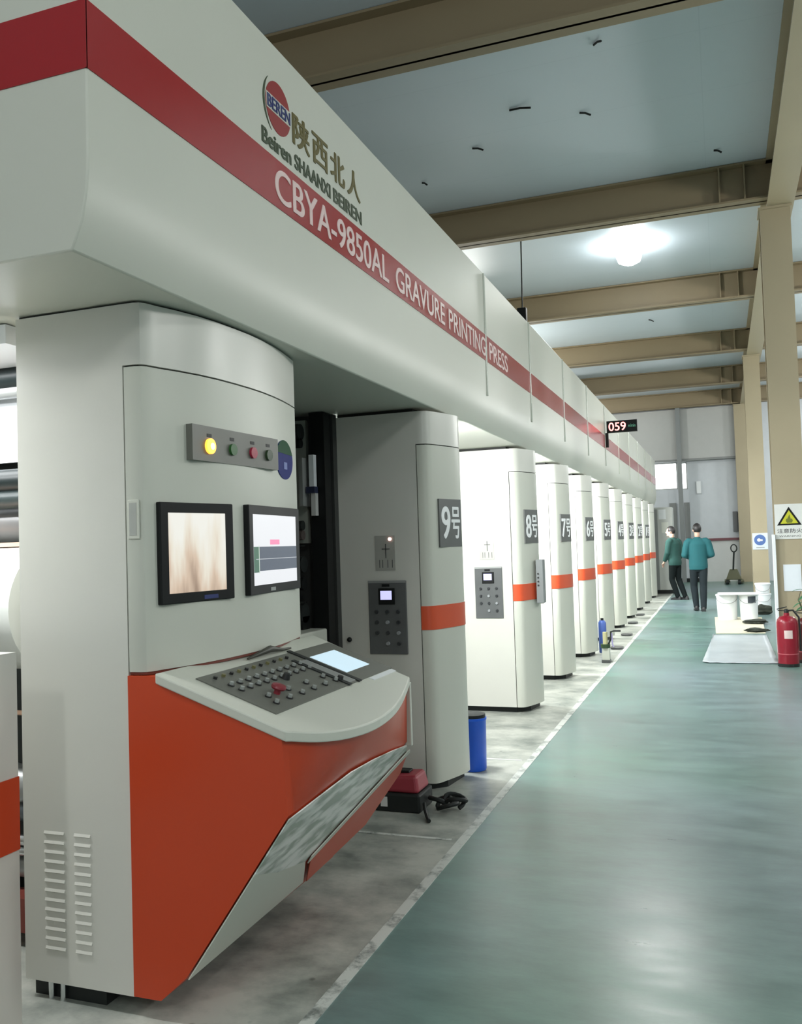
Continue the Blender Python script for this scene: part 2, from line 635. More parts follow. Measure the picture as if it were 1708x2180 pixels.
HOLES = [(-2.35, -1.33, 3.08, 3.97), (-1.20, -1.02, 3.06, 3.95), (2.25, 3.4, 3.1, 4.1)]
wall_with_holes('wall_back', -9.2, 9.2, 0, CEILZ, BACK, HOLES, WALLL, 'pale grey end wall of the hall')
for i, h in enumerate(HOLES):
    wn = thing('window_%d' % (i + 1), ['bright window high on the end wall left of the grey post', 'narrow bright window right of the grey post', 'bright window in the right bay end wall'][i], 'window', ((h[0] + h[1]) / 2, BACK, h[2]))
    wn['kind'] = 'structure'
    MB().box((h[0], BACK + 0.08, h[2]), (h[1], BACK + 0.1, h[3])).build('pane', SKYPANE, wn)
    f = MB()
    for a, b in (((h[0], h[2]), (h[0] + 0.03, h[3])), ((h[1] - 0.03, h[2]), (h[1], h[3])), ((h[0], h[2]), (h[1], h[2] + 0.03)), ((h[0], h[3] - 0.03), (h[1], h[3]))):
        f.box((a[0], BACK + 0.01, a[1]), (b[0], BACK + 0.075, b[1]))
    f.build('window_frame', WALLG, wn)
struct(MB().box((-9.1, BACK - 0.22, 4.05), (0.58, BACK - 0.005, BZ - 0.02)).build('wall_upper_bulkhead', WALLG), 'darker grey bulkhead across the top of the end wall', 'wall')
struct(MB().box((-9.1, BACK - 0.26, 3.98), (0.58, BACK - 0.005, 4.05)).build('trim_4', CURT), 'dark ledge under the end wall bulkhead', 'trim')
struct(MB().box((-0.55, BACK - 0.03, 0.0), (0.58, BACK - 0.005, 1.33)).build('wall_lower_tiles', WALLW), 'white tiled lower part of the end wall behind the pallet jack', 'wall')
struct(MB().box((-0.62, BACK - 0.09, 1.33), (0.50, BACK - 0.005, 1.41)).build('trim_5', RAILR), 'maroon rail along the end wall behind the pallet jack', 'trim')
struct(MB().box((-1.30, BACK - 0.40, 0.0), (-1.16, BACK - 0.26, BZ)).build('pillar_grey', mat('grey_post_paint', (0.22, 0.235, 0.235), 0.5)), 'slim grey post standing before the end wall windows', 'post')
struct(MB().box((-1.40, BACK - 0.05, 0.0), (-0.55, BACK - 0.005, 0.12)).build('baseboard_back', BLACKM), 'dark skirting along the foot of the end wall', 'skirting')
struct(MB().box((-9.2, -6, 0), (-9.0, BACK, CEILZ)).build('wall_left', WALLG), 'grey hall wall beyond the press', 'wall')
mbr = MB()
for y0, y1 in ((-6, -2), (2, 4), (9, 11), (16, 18), (23, 25), (29, BACK)):
    mbr.box((9.0, y0, 0), (9.2, y1, CEILZ))
mbr.box((9.0, -6, 0), (9.2, BACK, 1.2))
mbr.box((9.0, -6, 5.2), (9.2, BACK, CEILZ))
struct(mbr.build('wall_right', WALLG), 'grey hall wall with tall open windows beyond the right bay', 'wall')

# tan I beams across the hall
def ibeam_x(y, name, label):
    mb = MB()
    mb.box((-9.0, y - 0.015, BZ), (9.0, y + 0.015, CEILZ))
    mb.box((-9.0, y - 0.13, BZ), (9.0, y + 0.13, BZ + 0.025))
    mb.box((-9.0, y - 0.13, CEILZ - 0.03), (9.0, y + 0.13, CEILZ - 0.005))
    for x in (0.45, 0.15):
        mb.box((x - 0.01, y - 0.12, BZ + 0.02), (x + 0.01, y + 0.12, CEILZ - 0.02))
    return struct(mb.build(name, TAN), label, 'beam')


BEAMS = (7.15, 11.95, 16.75, 21.55, 26.1, 30.2)
ORD = ('nearest the camera, at the top of the photo', 'second from the camera, just before the lit lamp', 'third from the camera, just past the lit lamp', 'fourth from the camera', 'fifth from the camera', 'against the end wall, farthest of all')
for y, od in zip(BEAMS, ORD):
    ibeam_x(y, 'ceiling_beam', 'tan steel ceiling beam ' + od)
# longitudinal girder on the right
gd = MB()
GX0, GX1 = 0.71, 1.03
gd.box((GX0, -5.9, BZ - 0.03), (GX1, 30.2, BZ))
gd.box(((GX0 + GX1) / 2 - 0.02, -5.9, BZ), ((GX0 + GX1) / 2 + 0.02, 30.2, CEILZ - 0.03))
gd.box((GX0, -5.9, CEILZ - 0.03), (GX1, 30.2, CEILZ - 0.004))
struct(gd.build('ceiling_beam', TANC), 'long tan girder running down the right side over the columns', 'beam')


def steel_column(x0, x1, y, label, ztop=BZ - 0.03):
    mb = MB()
    d = 0.34
    mb.box((x0, y, 0), (x1, y + 0.025, ztop))
    mb.box((x0, y + d - 0.025, 0), (x1, y + d, ztop))
    mb.box(((x0 + x1) / 2 - 0.015, y + 0.025, 0), ((x0 + x1) / 2 + 0.015, y + d - 0.025, ztop))
    mb.box((x0 - 0.02, y - 0.03, ztop - 0.03), (x1 + 0.02, y + d + 0.03, ztop - 0.001))
    mb.box((x0, y + 0.02, 0.0), (x0 + 0.02, y + d, 1.4))
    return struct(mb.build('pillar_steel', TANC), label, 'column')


steel_column(0.625, 0.985, 12.1, 'tan steel column carrying the yellow warning sign')
steel_column(0.625, 0.975, 22.0, 'tan steel column with the round blue sign')
steel_column(0.50, 0.86, 30.15, 'tan steel column in the corner at the end wall')
struct(MB().box((0.585, 12.02, 0.0), (0.622, 12.12, 1.50)).build('trim_6', WHITE, bevel=0.004), 'white corner guard strip at the foot of the nearest column', 'trim')

# ================================================================== CANOPY OF THE PRESS
can = thing('press_canopy', 'long ivory overhead canopy of the press with a red stripe', 'printing press', (-1.62, 1.985, 2.37))
CX = -1.618
prof = [(CX, 3.555), (CX, 2.66), (CX - 0.002, 2.60), (CX - 0.007, 2.545), (CX - 0.024, 2.46), (CX - 0.062, 2.375), (CX - 0.25, 2.375), (-5.4, 2.375), (-5.4, 3.555)]
MB().prism_y(prof, 1.985, 24.4).build('body', IVORY, can, bevel=0.006, smooth=True)
st = MB()
st.box((CX - 0.001, 1.98, 2.885), (CX + 0.003, 24.4, 3.083))
st.box((-5.4, 1.982, 2.885), (CX + 0.003, 1.986, 3.083))
st.build('red_stripe', STRIPE, can)
for y in (6.42, 8.06, 9.9, 11.75, 13.6, 15.45, 17.3, 19.15, 21.0, 22.85):
    MB().tube([(CX + 0.002, y, 3.55), (CX + 0.002, y, 2.62)], 0.010, 10).build('panel_joint', JOINT, can, smooth=True)
TX = CX + 0.0032
for body, y0, y1 in (('CBYA-9850AL', 3.09, 4.36), ('GRAVURE', 4.47, 5.37), ('PRINTING', 5.46, 6.41), ('PRESS', 6.52, 7.13)):
    text('stripe_lettering', body, LETTER, can, frame((TX, y0, 2.915), (0, 1, 0), (0, 0, 1)), 0.135, y1 - y0, bold=0.012)
LX_ = CX + 0.0008
for ch, y0 in zip('陕西北人', (3.262, 3.452, 3.642, 3.832)):
    text('gold_character', ch, GOLD, can, frame((LX_, y0, 3.215), (0, 1, 0), (0, 0, 1)), 0.135, 0.165, bold=0.024)
text('company_lettering', 'Beiren', GREENL, can, frame((LX_, 2.995, 3.11), (0, 1, 0), (0, 0, 1)), 0.062, 0.25, bold=0.03)
text('company_lettering', 'SHAANXI', GREENL, can, frame((LX_, 3.275, 3.112), (0, 1, 0), (0, 0, 1)), 0.062, 0.36, bold=0.03)
text('company_lettering', 'BEIREN', GREENL, can, frame((LX_, 3.665, 3.112), (0, 1, 0), (0, 0, 1)), 0.062, 0.34, bold=0.03)
# emblem: red disc, white bar with blue letters, green crescent on the left
em = MB()
em.cyl((CX, 3.14, 3.30), (CX + 0.002, 3.14, 3.30), 0.105, 36)
emb = em.build('emblem', mat('emblem_red', (0.26, 0.018, 0.02), 0.35), can)
MB().box((CX + 0.002, 3.04, 3.268), (CX + 0.0026, 3.245, 3.332)).build('emblem_bar', IVORY, emb)
text('emblem_lettering', 'BEREN', BLUEL, emb, frame((CX + 0.0028, 3.045, 3.275), (0, 1, 0), (0, 0, 1)), 0.05, 0.195, bold=0.02)
cr = MB()
outer, inner = [], []
for k in range(17):
    a = PI * 0.72 + k / 16 * PI * 0.62
    outer.append((3.14 + 0.128 * math.cos(a), 3.30 + 0.128 * math.sin(a)))
    q = math.sin(k / 16 * PI)
    inner.append((3.14 + (0.128 - 0.014 * q - 0.001) * math.cos(a), 3.30 + (0.128 - 0.014 * q - 0.001) * math.sin(a)))
cr.prism_x(outer + inner[::-1], CX, CX + 0.002)
cr.build('emblem_crescent', GREENL, emb)

# ================================================================== MAIN CONTROL CABINET (nearest)
Y0 = 2.46
cab = thing('control_cabinet', 'tall ivory control cabinet with two monitors, nearest the camera', 'cabinet', (-2.1, 2.9, 0))
ARC = [(-1.835, 2.462), (-1.815, 2.468), (-1.803, 2.485), (-1.790, 2.535), (-1.765, 2.61), (-1.741, 2.706), (-1.726, 2.81), (-1.719, 2.92), (-1.716, 3.03), (-1.720, 3.14), (-1.731, 3.25), (-1.748, 3.36), (-1.768, 3.46), (-1.790, 3.555)]
FL = (-2.335, Y0)


def arcx(y):
    for a, b in zip(ARC, ARC[1:]):
        if a[1] <= y <= b[1]:
            t = (y - a[1]) / (b[1] - a[1])
            return a[0] + t * (b[0] - a[0])
    return ARC[-1][0]


SEAM = (-1.880, Y0)
ZB = 0.062
mb = MB()
mb.prism([FL, (SEAM[0] - 0.002, Y0), (SEAM[0] - 0.002, 3.555), (-2.335, 3.555)], ZB, 2.156)
mb.prism([FL, SEAM] + ARC + [(-2.335, 3.555)], 2.156, 2.366)
cbody = mb.build('body', IVORY2, cab, smooth=True)
MB().prism([(SEAM[0] + 0.003, Y0)] + ARC + [(SEAM[0] + 0.003, 3.555)], 1.126, 2.150).build('screen_door', IVORY, cab, smooth=True)
MB().prism([(SEAM[0] - 0.01, Y0 + 0.012), (-1.83, Y0 + 0.014)] + offset_line(ARC, -0.014)[4:] + [(SEAM[0] - 0.01, 3.54)], 2.13, 2.17).build('seam', DARK, cab)
MB().box((SEAM[0] - 0.02, Y0 + 0.012, 0.07), (SEAM[0] + 0.01, Y0 + 0.05, 2.15)).build('seam', DARK, cab)
MB().prism([(-2.33, Y0 + 0.012), (-1.84, Y0 + 0.014)] + offset_line(ARC, -0.012)[4:] + [(-2.33, 3.54)], 2.36, 2.374).build('shadow_gap', DARK, cab)
# dark shelf gap between door and console
MB().prism([(SEAM[0] + 0.003, Y0 + 0.004)] + offset_line(ARC, -0.004) + [(SEAM[0] + 0.003, 3.55)], 1.116, 1.126).build('bottom_edge', mat('rust_edge', (0.16, 0.03, 0.015), 0.5), cab)
pl = MB().box((-2.32, Y0 + 0.03, 0.0), (-2.02, 3.52, ZB)).build('plinth', BLACKM, cab)
for x in (-2.24, -2.19):
    MB().cyl((x, Y0 + 0.018, 0), (x, Y0 + 0.018, ZB), 0.010, 12).build('levelling_foot', CHROME, cab)
# louvres pressed into the front: two columns of thirteen
for k in range(13):
    z = 0.172 + k * 0.0325
    for xa, xb in ((-2.245, -2.160), (-2.118, -2.050)):
        MB().loft([[(xa, Y0 + 0.001, z), (xa, Y0 - 0.0035, z + 0.004), (xa, Y0 + 0.001, z + 0.016)], [(xb, Y0 + 0.001, z), (xb, Y0 - 0.0035, z + 0.004), (xb, Y0 + 0.001, z + 0.016)]]).build('louvre', IVORY2, cab)
# recessed pull handle on the door edge
ph = MB()
ph.box((-1.868, Y0 - 0.005, 1.569), (-1.824, Y0 + 0.001, 1.700))
hd = ph.build('pull_handle', IVORY, cab, bevel=0.002)
MB().box((-1.862, Y0 - 0.0058, 1.580), (-1.834, Y0 - 0.0048, 1.690)).build('finger_recess', mat('recess_grey', (0.36, 0.37, 0.34), 0.5), hd)


def plate_on(y0, y1, z0, z1, lift, thick):
    """flat plate on the curved screen face, chord from y0 to y1 (a tilted box)"""
    p, q = Vector((arcx(y0), y0, 0)), Vector((arcx(y1), y1, 0))
    x = (q - p).normalized()
    n = Vector((x.y, -x.x, 0))
    bul = 0.0
    for k in range(9):
        yy = y0 + (y1 - y0) * k / 8
        bul = max(bul, (Vector((arcx(yy), yy, 0)) - p).dot(n))
    M = frame((p + n * (bul + lift) + Vector((0, 0, z0))), x, (0, 0, 1))
    return M, (q - p).length, z1 - z0


def plate_box(mb, M, x0, x1, y0, y1, z0, z1):
    n = len(mb.bm.verts)
    mb.box((x0, y0, z0), (x1, y1, z1))
    mb.bm.verts.ensure_lookup_table()
    for v in mb.bm.verts[n:]:
        v.co = M @ v.co
    return mb


def monitor(y0, y1, z0, z1, which):
    M, wd, h = plate_on(y0, y1, z0, z1, -0.009, 0.02)
    mb = MB()
    plate_box(mb, M, 0, wd, 0, h, -0.04, 0.014)
    fr = mb.build('monitor', BLACK, cab, bevel=0.004)
    if which == 0:
        plate_box(MB(), M, 0.036, wd - 0.044, 0.036, h - 0.036, 0.012, 0.0146).build('screen', PICT, fr)
        plate_box(MB(), M, 0.20, 0.27, 0.008, 0.022, 0.012, 0.0145).build('maker_mark', BLUEL, fr)
    else:
        a, b, c, d = 0.036, wd - 0.046, 0.036, h - 0.036
        sc = plate_box(MB(), M, a, b, c, d, 0.012, 0.0146).build('screen', glow('screen_white', (0.80, 0.81, 0.84), 0.70), fr)
        plate_box(MB(), M, a + 0.05, b, c + 0.055, c + 0.150, 0.0146, 0.0150).build('screen_graph', glow('graph_grey', (0.075, 0.09, 0.12), 0.9), fr)
        plate_box(MB(), M, a + 0.00, a + 0.05, c + 0.050, c + 0.150, 0.0146, 0.0150).build('screen_graph', glow('graph_green', (0.06, 0.13, 0.09), 0.9), fr)
        plate_box(MB(), M, a + 0.02, b, c + 0.100, c + 0.103, 0.0150, 0.0153).build('screen_line', glow('graph_line', (0.35, 0.37, 0.40), 0.9), fr)
        plate_box(MB(), M, a + 0.048, a + 0.053, c + 0.045, c + 0.155, 0.0150, 0.0153).build('screen_line', glow('graph_line2', (0.5, 0.6, 0.5), 0.9), fr)
        plate_box(MB(), M, a + 0.165, a + 0.265, c + 0.158, c + 0.178, 0.0146, 0.0150).build('screen_button', glow('pink_button', (0.68, 0.20, 0.33), 1.0), fr)
        plate_box(MB(), M, 0.20, 0.25, 0.008, 0.022, 0.012, 0.0145).build('maker_mark', GREYM, fr)


monitor(2.512, 2.862, 1.343, 1.692, 0)
monitor(2.955, 3.492, 1.345, 1.694, 1)
M, wd, h = plate_on(2.642, 3.220, 1.843, 1.970, 0.0, 0.01)
lp = plate_box(MB(), M, 0, wd, 0, h, -0.03, 0.003).build('indicator_panel', GREYP, cab)
for k, (fx, m) in enumerate(((0.100, LENS_Y), (0.245, LENS_G), (0.385, LENS_R), (0.500, LENS_K))):
    r = 0.022 if k != 0 else 0.028
    p0 = M @ Vector((fx, 0.055, 0.003))
    p1 = M @ Vector((fx, 0.055, 0.013))
    lens = MB().cyl(p0, p1, r, 20).build('indicator_lamp', m, lp, smooth=True)
    if k == 0:
        MB().cyl(M @ Vector((fx + 0.006, 0.055, 0.0131)), M @ Vector((fx + 0.006, 0.055, 0.0145)), 0.013, 16).build('lit_filament', LENS_YC, lens)
    plate_box(MB(), M, fx - 0.014, fx + 0.014, 0.088, 0.100, 0.003, 0.004).build('nameplate', BLACKM, lp)
# round sticker, green above, blue below
M, wd, h = plate_on(3.245, 3.485, 1.815, 1.985, 0.0, 0.01)
ring = [(0.12 + 0.115 * math.cos(2 * PI * k / 40), 0.085 + 0.084 * math.sin(2 * PI * k / 40)) for k in range(40)]
sk = MB()
sk.loft([[tuple(M @ Vector((x, y, -0.02))) for x, y in ring], [tuple(M @ Vector((x, y, 0.002))) for x, y in ring]])
sk = sk.build('round_sticker', BLUED, cab)
capr = [p for p in ring if p[1] >= 0.105]
capr.sort(key=lambda p: -p[0])
MB().loft([[tuple(M @ Vector((x, y, 0.002))) for x, y in capr], [tuple(M @ Vector((x, y, 0.0026))) for x, y in capr]]).build('sticker_top', GREEND, sk)
plate_box(MB(), M, 0.105, 0.150, 0.045, 0.075, 0.002, 0.003).build('sticker_mark', mat('pale_blue_mark', (0.10, 0.15, 0.42), 0.5), sk)

# ================================================================== OPERATOR CONSOLE
con = thing('operator_console', 'orange red operator console with a sloping ivory desk below the monitors', 'console', (-1.6, 3.0, 0))


def smooth_curve(pts, n=4):
    out = []
    for i in range(len(pts) - 1):
        p0 = Vector(pts[max(i - 1, 0)])
        p1 = Vector(pts[i])
        p2 = Vector(pts[i + 1])
        p3 = Vector(pts[min(i + 2, len(pts) - 1)])
        for k in range(n):
            t = k / n
            out.append(tuple(0.5 * ((2 * p1) + (-p0 + p2) * t + (2 * p0 - 5 * p1 + 4 * p2 - p3) * t * t + (-p0 + 3 * p1 - 3 * p2 + p3) * t ** 3)))
    out.append(tuple(pts[-1]))
    return out


EDGE = smooth_curve([(-1.300, 2.455), (-1.238, 2.554), (-1.193, 2.69), (-1.172, 2.87), (-1.183, 3.08), (-1.222, 3.30), (-1.290, 3.575)])
YA, YZ = 2.452, 3.60
dz = lambda x: 0.957 - 0.3576 * (x + 1.297)
NK = len(EDGE)
side = []
for i, (x, y) in enumerate(EDGE):
    t = i / (NK - 1)
    yl = YA + (3.575 - YA) * t
    bul = max(0.0, x + 1.297) * 0.25
    xl = -1.297 - 0.012 * t + bul
    zl = 0.698 + 1.424 * (xl + 1.294)
    xb = -1.772 + 0.0 * t
    zb = 0.07
    side.append((x, y, yl, xl, zl, xb, zb))
# red body: rings from the near face to the far face, profile closed at the back
rings = []
for (x, y, yl, xl, zl, xb, zb) in side:
    xm, zm = -1.676, 0.155
    t = (y - YA) / (3.575 - YA)
    # lower edge climbs towards the far end
    zb2 = 0.066
    rings.append([(-1.882, y, 1.114), (-1.771, y, 1.114), (-1.769, y, dz(-1.769) - 0.036), (x - 0.012, y, dz(x) - 0.03), (xl, y, zl), (-1.676, y, 0.155), (-1.777, y, zb2), (-1.882, y, zb2)])
MB().loft(rings).build('body', ORANGE, con, smooth=True)
# ivory desk top, a slab with a curved front edge
top = []
bot = []
desk = [(-1.752, YA - 0.0062)] + [(x + 0.004, y if 0 < i < NK - 1 else (y - 0.006 if i == 0 else y)) for i, (x, y) in enumerate(EDGE)] + [(-1.742, YZ + 0.03), (-1.768, YZ + 0.03), (-1.768, YA - 0.006)]
mbk = MB()
mbk.loft([[(x, y, dz(x) - 0.034) for x, y in desk], [(x, y, dz(x)) for x, y in desk]])
dsk = mbk.build('desk_top', IVORY, con, bevel=0.005)
# sloping underside: silver strip, ivory wedge and the far red wedge, all thin panels on the slope
US = lambda x: 0.698 + 1.424 * (x + 1.294)
nrm = Vector((1.424, 0, -1)).normalized()


def slope_panel(pts, lift, name, m, parent):
    lo = [(x + nrm.x * (lift - 0.004), y, US(x) + nrm.z * (lift - 0.004)) for x, y in pts]
    hi = [(x + nrm.x * lift, y, US(x) + nrm.z * lift) for x, y in pts]
    return MB().loft([lo, hi]).build(name, m, parent)


slope_panel([(-1.300, 2.453), (-1.285, 2.65), (-1.270, 2.87), (-1.278, 3.1), (-1.295, 3.35), (-1.315, 3.57), (-1.352, 3.66), (-1.545, 3.04), (-1.49, 2.72), (-1.425, 2.453)], 0.010, 'silver_strip', SILVER, con)
slope_panel([(-1.425, 2.453), (-1.49, 2.72), (-1.545, 3.04), (-1.659, 3.24), (-1.676, 2.453)], 0.010, 'ivory_wedge', IVORY, con)
slope_panel([(-1.352, 3.66), (-1.44, 3.80), (-1.604, 3.76), (-1.659, 3.26), (-1.535, 3.06)], 0.016, 'red_wedge', ORANGE, con)
slope_panel([(-1.336, 3.645), (-1.352, 3.69), (-1.552, 3.06), (-1.530, 3.05)], 0.019, 'ivory_edge', IVORY, con)
MB().box((-1.318, 3.572, 0.66), (-1.286, 3.592, 0.93)).build('ivory_end_strip', IVORY, con, bevel=0.004)


def D(x, y, h=0.0):
    return Vector((x + 0.3367 * h, y, dz(x) + 0.9416 * h))


def desk_box(x0, x1, y0, y1, h0, h1):
    return MB().loft([[tuple(D(x0, y0, h)), tuple(D(x1, y0, h)), tuple(D(x1, y1, h)), tuple(D(x0, y1, h))] for h in (h0, h1)])


# keypad panel (shifted with the photo's skew: straight rectangle on the desk)
kp = desk_box(-1.678, -1.378, 2.545, 3.215, -0.01, 0.004).build('button_panel', GREYP, con)
rows = [(-1.645, 11, (0.35, 0.33, 0.22)), (-1.585, 10, (0.42, 0.44, 0.42)), (-1.545, 10, (0.42, 0.44, 0.42)), (-1.468, 4, (0.5, 0.52, 0.5)), (-1.425, 6, (0.5, 0.52, 0.5))]
BTN = mat('button_cap', (0.33, 0.35, 0.33), 0.25)
BTK = mat('button_black', (0.02, 0.02, 0.02), 0.35)
BTO = mat('button_olive', (0.16, 0.15, 0.06), 0.4)
for ri, (x, n, _) in enumerate(rows):
    for k in range(n):
        y = 2.585 + (3.16 - 2.585) * (k + 0.5) / n
        if ri == 3 and k > 3:
            continue
        m = BTN
        if ri == 0:
            m = BTO if k % 2 else BTK
        b0 = D(x, y, 0.004)
        b1 = D(x, y, 0.018 if ri > 0 else 0.013)
        bt = MB().cyl(b0, b1, 0.0075, 12).build('push_button', m, kp, smooth=True)
        if ri > 0:
            MB().cyl(D(x, y, 0.004), D(x, y, 0.008), 0.0125, 12).build('button_collar', BTK, bt)
MB().cyl(D(-1.469, 2.72, 0.004), D(-1.469, 2.72, 0.028), 0.012, 16).build('push_button', REDP, kp)
MB().lathe([(0.0, 0.0), (0.024, 0.0), (0.027, 0.006), (0.024, 0.013), (0.0, 0.016)]).build('emergency_stop', mat('stop_red', (0.22, 0.02, 0.03), 0.35), kp).matrix_local = Matrix.Translation(D(-1.469, 2.72, 0.022) - base_of(kp)) @ Matrix.Rotation(0.343, 4, 'Y')
kn = MB().cyl(D(-1.528, 2.90, 0.004), D(-1.528, 2.90, 0.026), 0.016, 16, 0.012).build('rotary_knob', BTK, kp)
kn2 = MB().cyl(D(-1.42, 3.14, 0.004), D(-1.42, 3.14, 0.022), 0.014, 16, 0.011).build('rotary_knob', BTK, kp)
tp = desk_box(-1.678, -1.378, 3.22, 3.60, -0.01, 0.003).build('touch_screen_panel', GREYP, con)
desk_box(-1.612, -1.448, 3.275, 3.515, 0.003, 0.0045).build('touch_screen', DISPC, tp)
desk_box(-1.690, -1.372, 3.222, 3.250, 0.003, 0.007).build('dark_strip', BLACKM, tp)
desk_box(-1.620, -1.372, 3.125, 3.150, 0.004, 0.008).build('dark_strip', BLACKM, kp)
desk_box(-1.600, -1.385, 3.155, 3.215, 0.004, 0.007).build('grey_key_block', GREYM, kp)
desk_box(-1.372, -1.350, 3.33, 3.58, 0.0, 0.003).build('white_label', WHITE, con)
# dark handle lying at the back of the desk, against the cabinet
hb = MB()
hb.tube([(-1.700, 2.93, 1.110), (-1.690, 3.02, 1.122), (-1.692, 3.09, 1.128), (-1.698, 3.20, 1.112), (-1.700, 3.28, 1.109)], [0.004, 0.010, 0.014, 0.007, 0.004], 10)
tag(hb.build('hand_tool', mat('dark_olive_tool', (0.03, 0.03, 0.018), 0.5), smooth=True), 'small dark tool lying along the back of the console desk', 'tool')

# ================================================================== PRINTING UNIT COLUMNS
PY0 = 5.18
OUT = [(-1.760, 0.0), (-1.738, 0.002), (-1.716, 0.010), (-1.700, 0.026), (-1.688, 0.05), (-1.660, 0.125), (-1.633, 0.205), (-1.612, 0.28), (-1.602, 0.34), (-1.604, 0.38), (-1.616, 0.42)]


def unit_column(y0, label):
    t = thing('printing_unit_cabinet', label, 'cabinet', (-1.95, y0, 0), 'printing unit cabinets along the aisle')
    o = [(x, y0 + y) for x, y in OUT]
    sx = -1.777
    mb = MB()
    mb.prism([(-2.318, y0), (sx, y0), (sx, y0 + 0.42), (-2.318, y0 + 0.42)], 0.05, 2.146)
    mb.prism([(-2.318, y0), (sx, y0)] + o + [(-2.318, y0 + 0.42)], 2.146, 2.352)
    mb.build('body', IVORY2, t, smooth=True)
    dr = MB().prism([(sx + 0.006, y0)] + o + [(sx + 0.006, y0 + 0.42)], 0.05, 2.140).build('door', IVORY, t, smooth=True)
    MB().prism([(sx - 0.03, y0 + 0.012), (-1.72, y0 + 0.014)] + offset_line(o, -0.012)[4:] + [(sx - 0.03, y0 + 0.40)], 2.13, 2.16).build('seam', DARK, t)
    MB().box((sx - 0.02, y0 + 0.012, 0.06), (sx + 0.02, y0 + 0.05, 2.15)).build('seam', DARK, t)
    MB().prism([(-2.28, y0 + 0.04), (-1.79, y0 + 0.04), (-1.68, y0 + 0.14), (-1.65, y0 + 0.40), (-2.28, y0 + 0.40)], 0.0, 0.05).build('plinth', BLACKM, t)
    MB().prism([(-2.316, y0 + 0.03), (-1.80, y0 + 0.03), (-1.80, y0 + 0.38), (-2.316, y0 + 0.38)], 2.352, 2.3745).build('gap_shade', DARK, t)  # dark block put in for the shadow gap under the canopy
    # orange band wrapping the door corner
    a = [(sx + 0.004, y0)] + o
    MB().prism(offset_line(a, 0.004) + offset_line(a, -0.004)[::-1], 0.990, 1.137).build('orange_band', BAND, dr, smooth=True)
    # steel plate with a lit indicator
    np_ = MB().box((-2.068, y0 - 0.004, 1.363), (-1.934, y0 + 0.002, 1.582)).build('switch_plate', STEELP, t)
    MB().cyl((-1.965, y0 - 0.004, 1.560), (-1.965, y0 - 0.012, 1.560), 0.010, 14).build('indicator_lamp', LED_W, np_)
    cx = MB()
    cx.box((-1.998, y0 - 0.006, 1.44), (-1.992, y0 - 0.004, 1.53))
    cx.box((-2.022, y0 - 0.006, 1.495), (-1.968, y0 - 0.004, 1.501))
    for x in (-2.04, -2.02, -1.985, -1.955):
        cx.box((x, y0 - 0.0055, 1.38), (x + 0.004, y0 - 0.004, 1.43))
    cx.build('engraved_lines', GREYD, np_)
    # control panel
    cp = MB().box((-2.119, y0 - 0.012, 0.840), (-1.866, y0 + 0.002, 1.298)).build('control_panel', PANEL, t, bevel=0.003)
    MB().box((-2.119, y0 - 0.013, 1.285), (-1.866, y0 - 0.012, 1.300)).build('top_rim', GREYM, cp)
    bz = MB().box((-2.050, y0 - 0.018, 1.150), (-1.940, y0 - 0.010, 1.252)).build('display_bezel', BLACK, cp, bevel=0.003)
    MB().box((-2.035, y0 - 0.0195, 1.180), (-1.960, y0 - 0.0175, 1.236)).build('display', SCREENB, bz)
    MB().box((-2.025, y0 - 0.017, 1.262), (-1.975, y0 - 0.012, 1.278)).build('latch', BLACK, cp)
    for r in range(4):
        for c in range(3):
            x, z = -2.065 + c * 0.072, 1.105 - r * 0.066
            if r == 3 and c == 0:
                continue
            bt = MB().cyl((x, y0 - 0.010, z), (x, y0 - 0.026, z), 0.0125, 12, 0.011).build('push_button', BTM if (r, c) in ((1, 1), (2, 2), (3, 1)) else BTD, cp, smooth=True)
    return t, dr


PANEL = mat('panel_face', (0.10, 0.105, 0.105), 0.34, var=0.12, scale=8)
BTD = mat('panel_button_dark', (0.03, 0.032, 0.035), 0.3)
BTM = mat('panel_button_grey', (0.30, 0.31, 0.32), 0.3)
PLATE = mat('number_plate', (0.11, 0.115, 0.11), 0.35)
NUMW = mat('number_white', (0.85, 0.86, 0.86), 0.4)
UY = [5.18, 7.72] + [7.72 + 1.875 * k for k in range(1, 9)]
NUM = ['9', '8', '7', '6', '5', '4', '3', '2', '1', None]
WH = ['nearest the camera, numbered 9', 'numbered 8, second along the aisle', 'numbered 7, third along the aisle', 'numbered 6, fourth along the aisle', 'numbered 5, fifth along the aisle', 'numbered 4, sixth along the aisle', 'numbered 3, seventh along the aisle', 'numbered 2, eighth along the aisle', 'numbered 1, ninth along the aisle', 'farthest along the aisle, beside the end cabinet']
proto = None
for i, (y, nm) in enumerate(zip(UY, NUM)):
    lab = 'ivory printing unit cabinet with orange band, ' + WH[i]
    if proto is None:
        proto, _ = unit_column(y, lab)
        t = proto
    else:
        t = copy_tree(proto)
        t.location.y = y
        t['label'] = lab
        t['group'] = 'printing unit cabinets along the aisle'
protos_done = True
units = [o for o in bpy.data.objects if o.parent is None and o.name.startswith('printing_unit_cabinet')]
units.sort(key=lambda o: o.location.y)
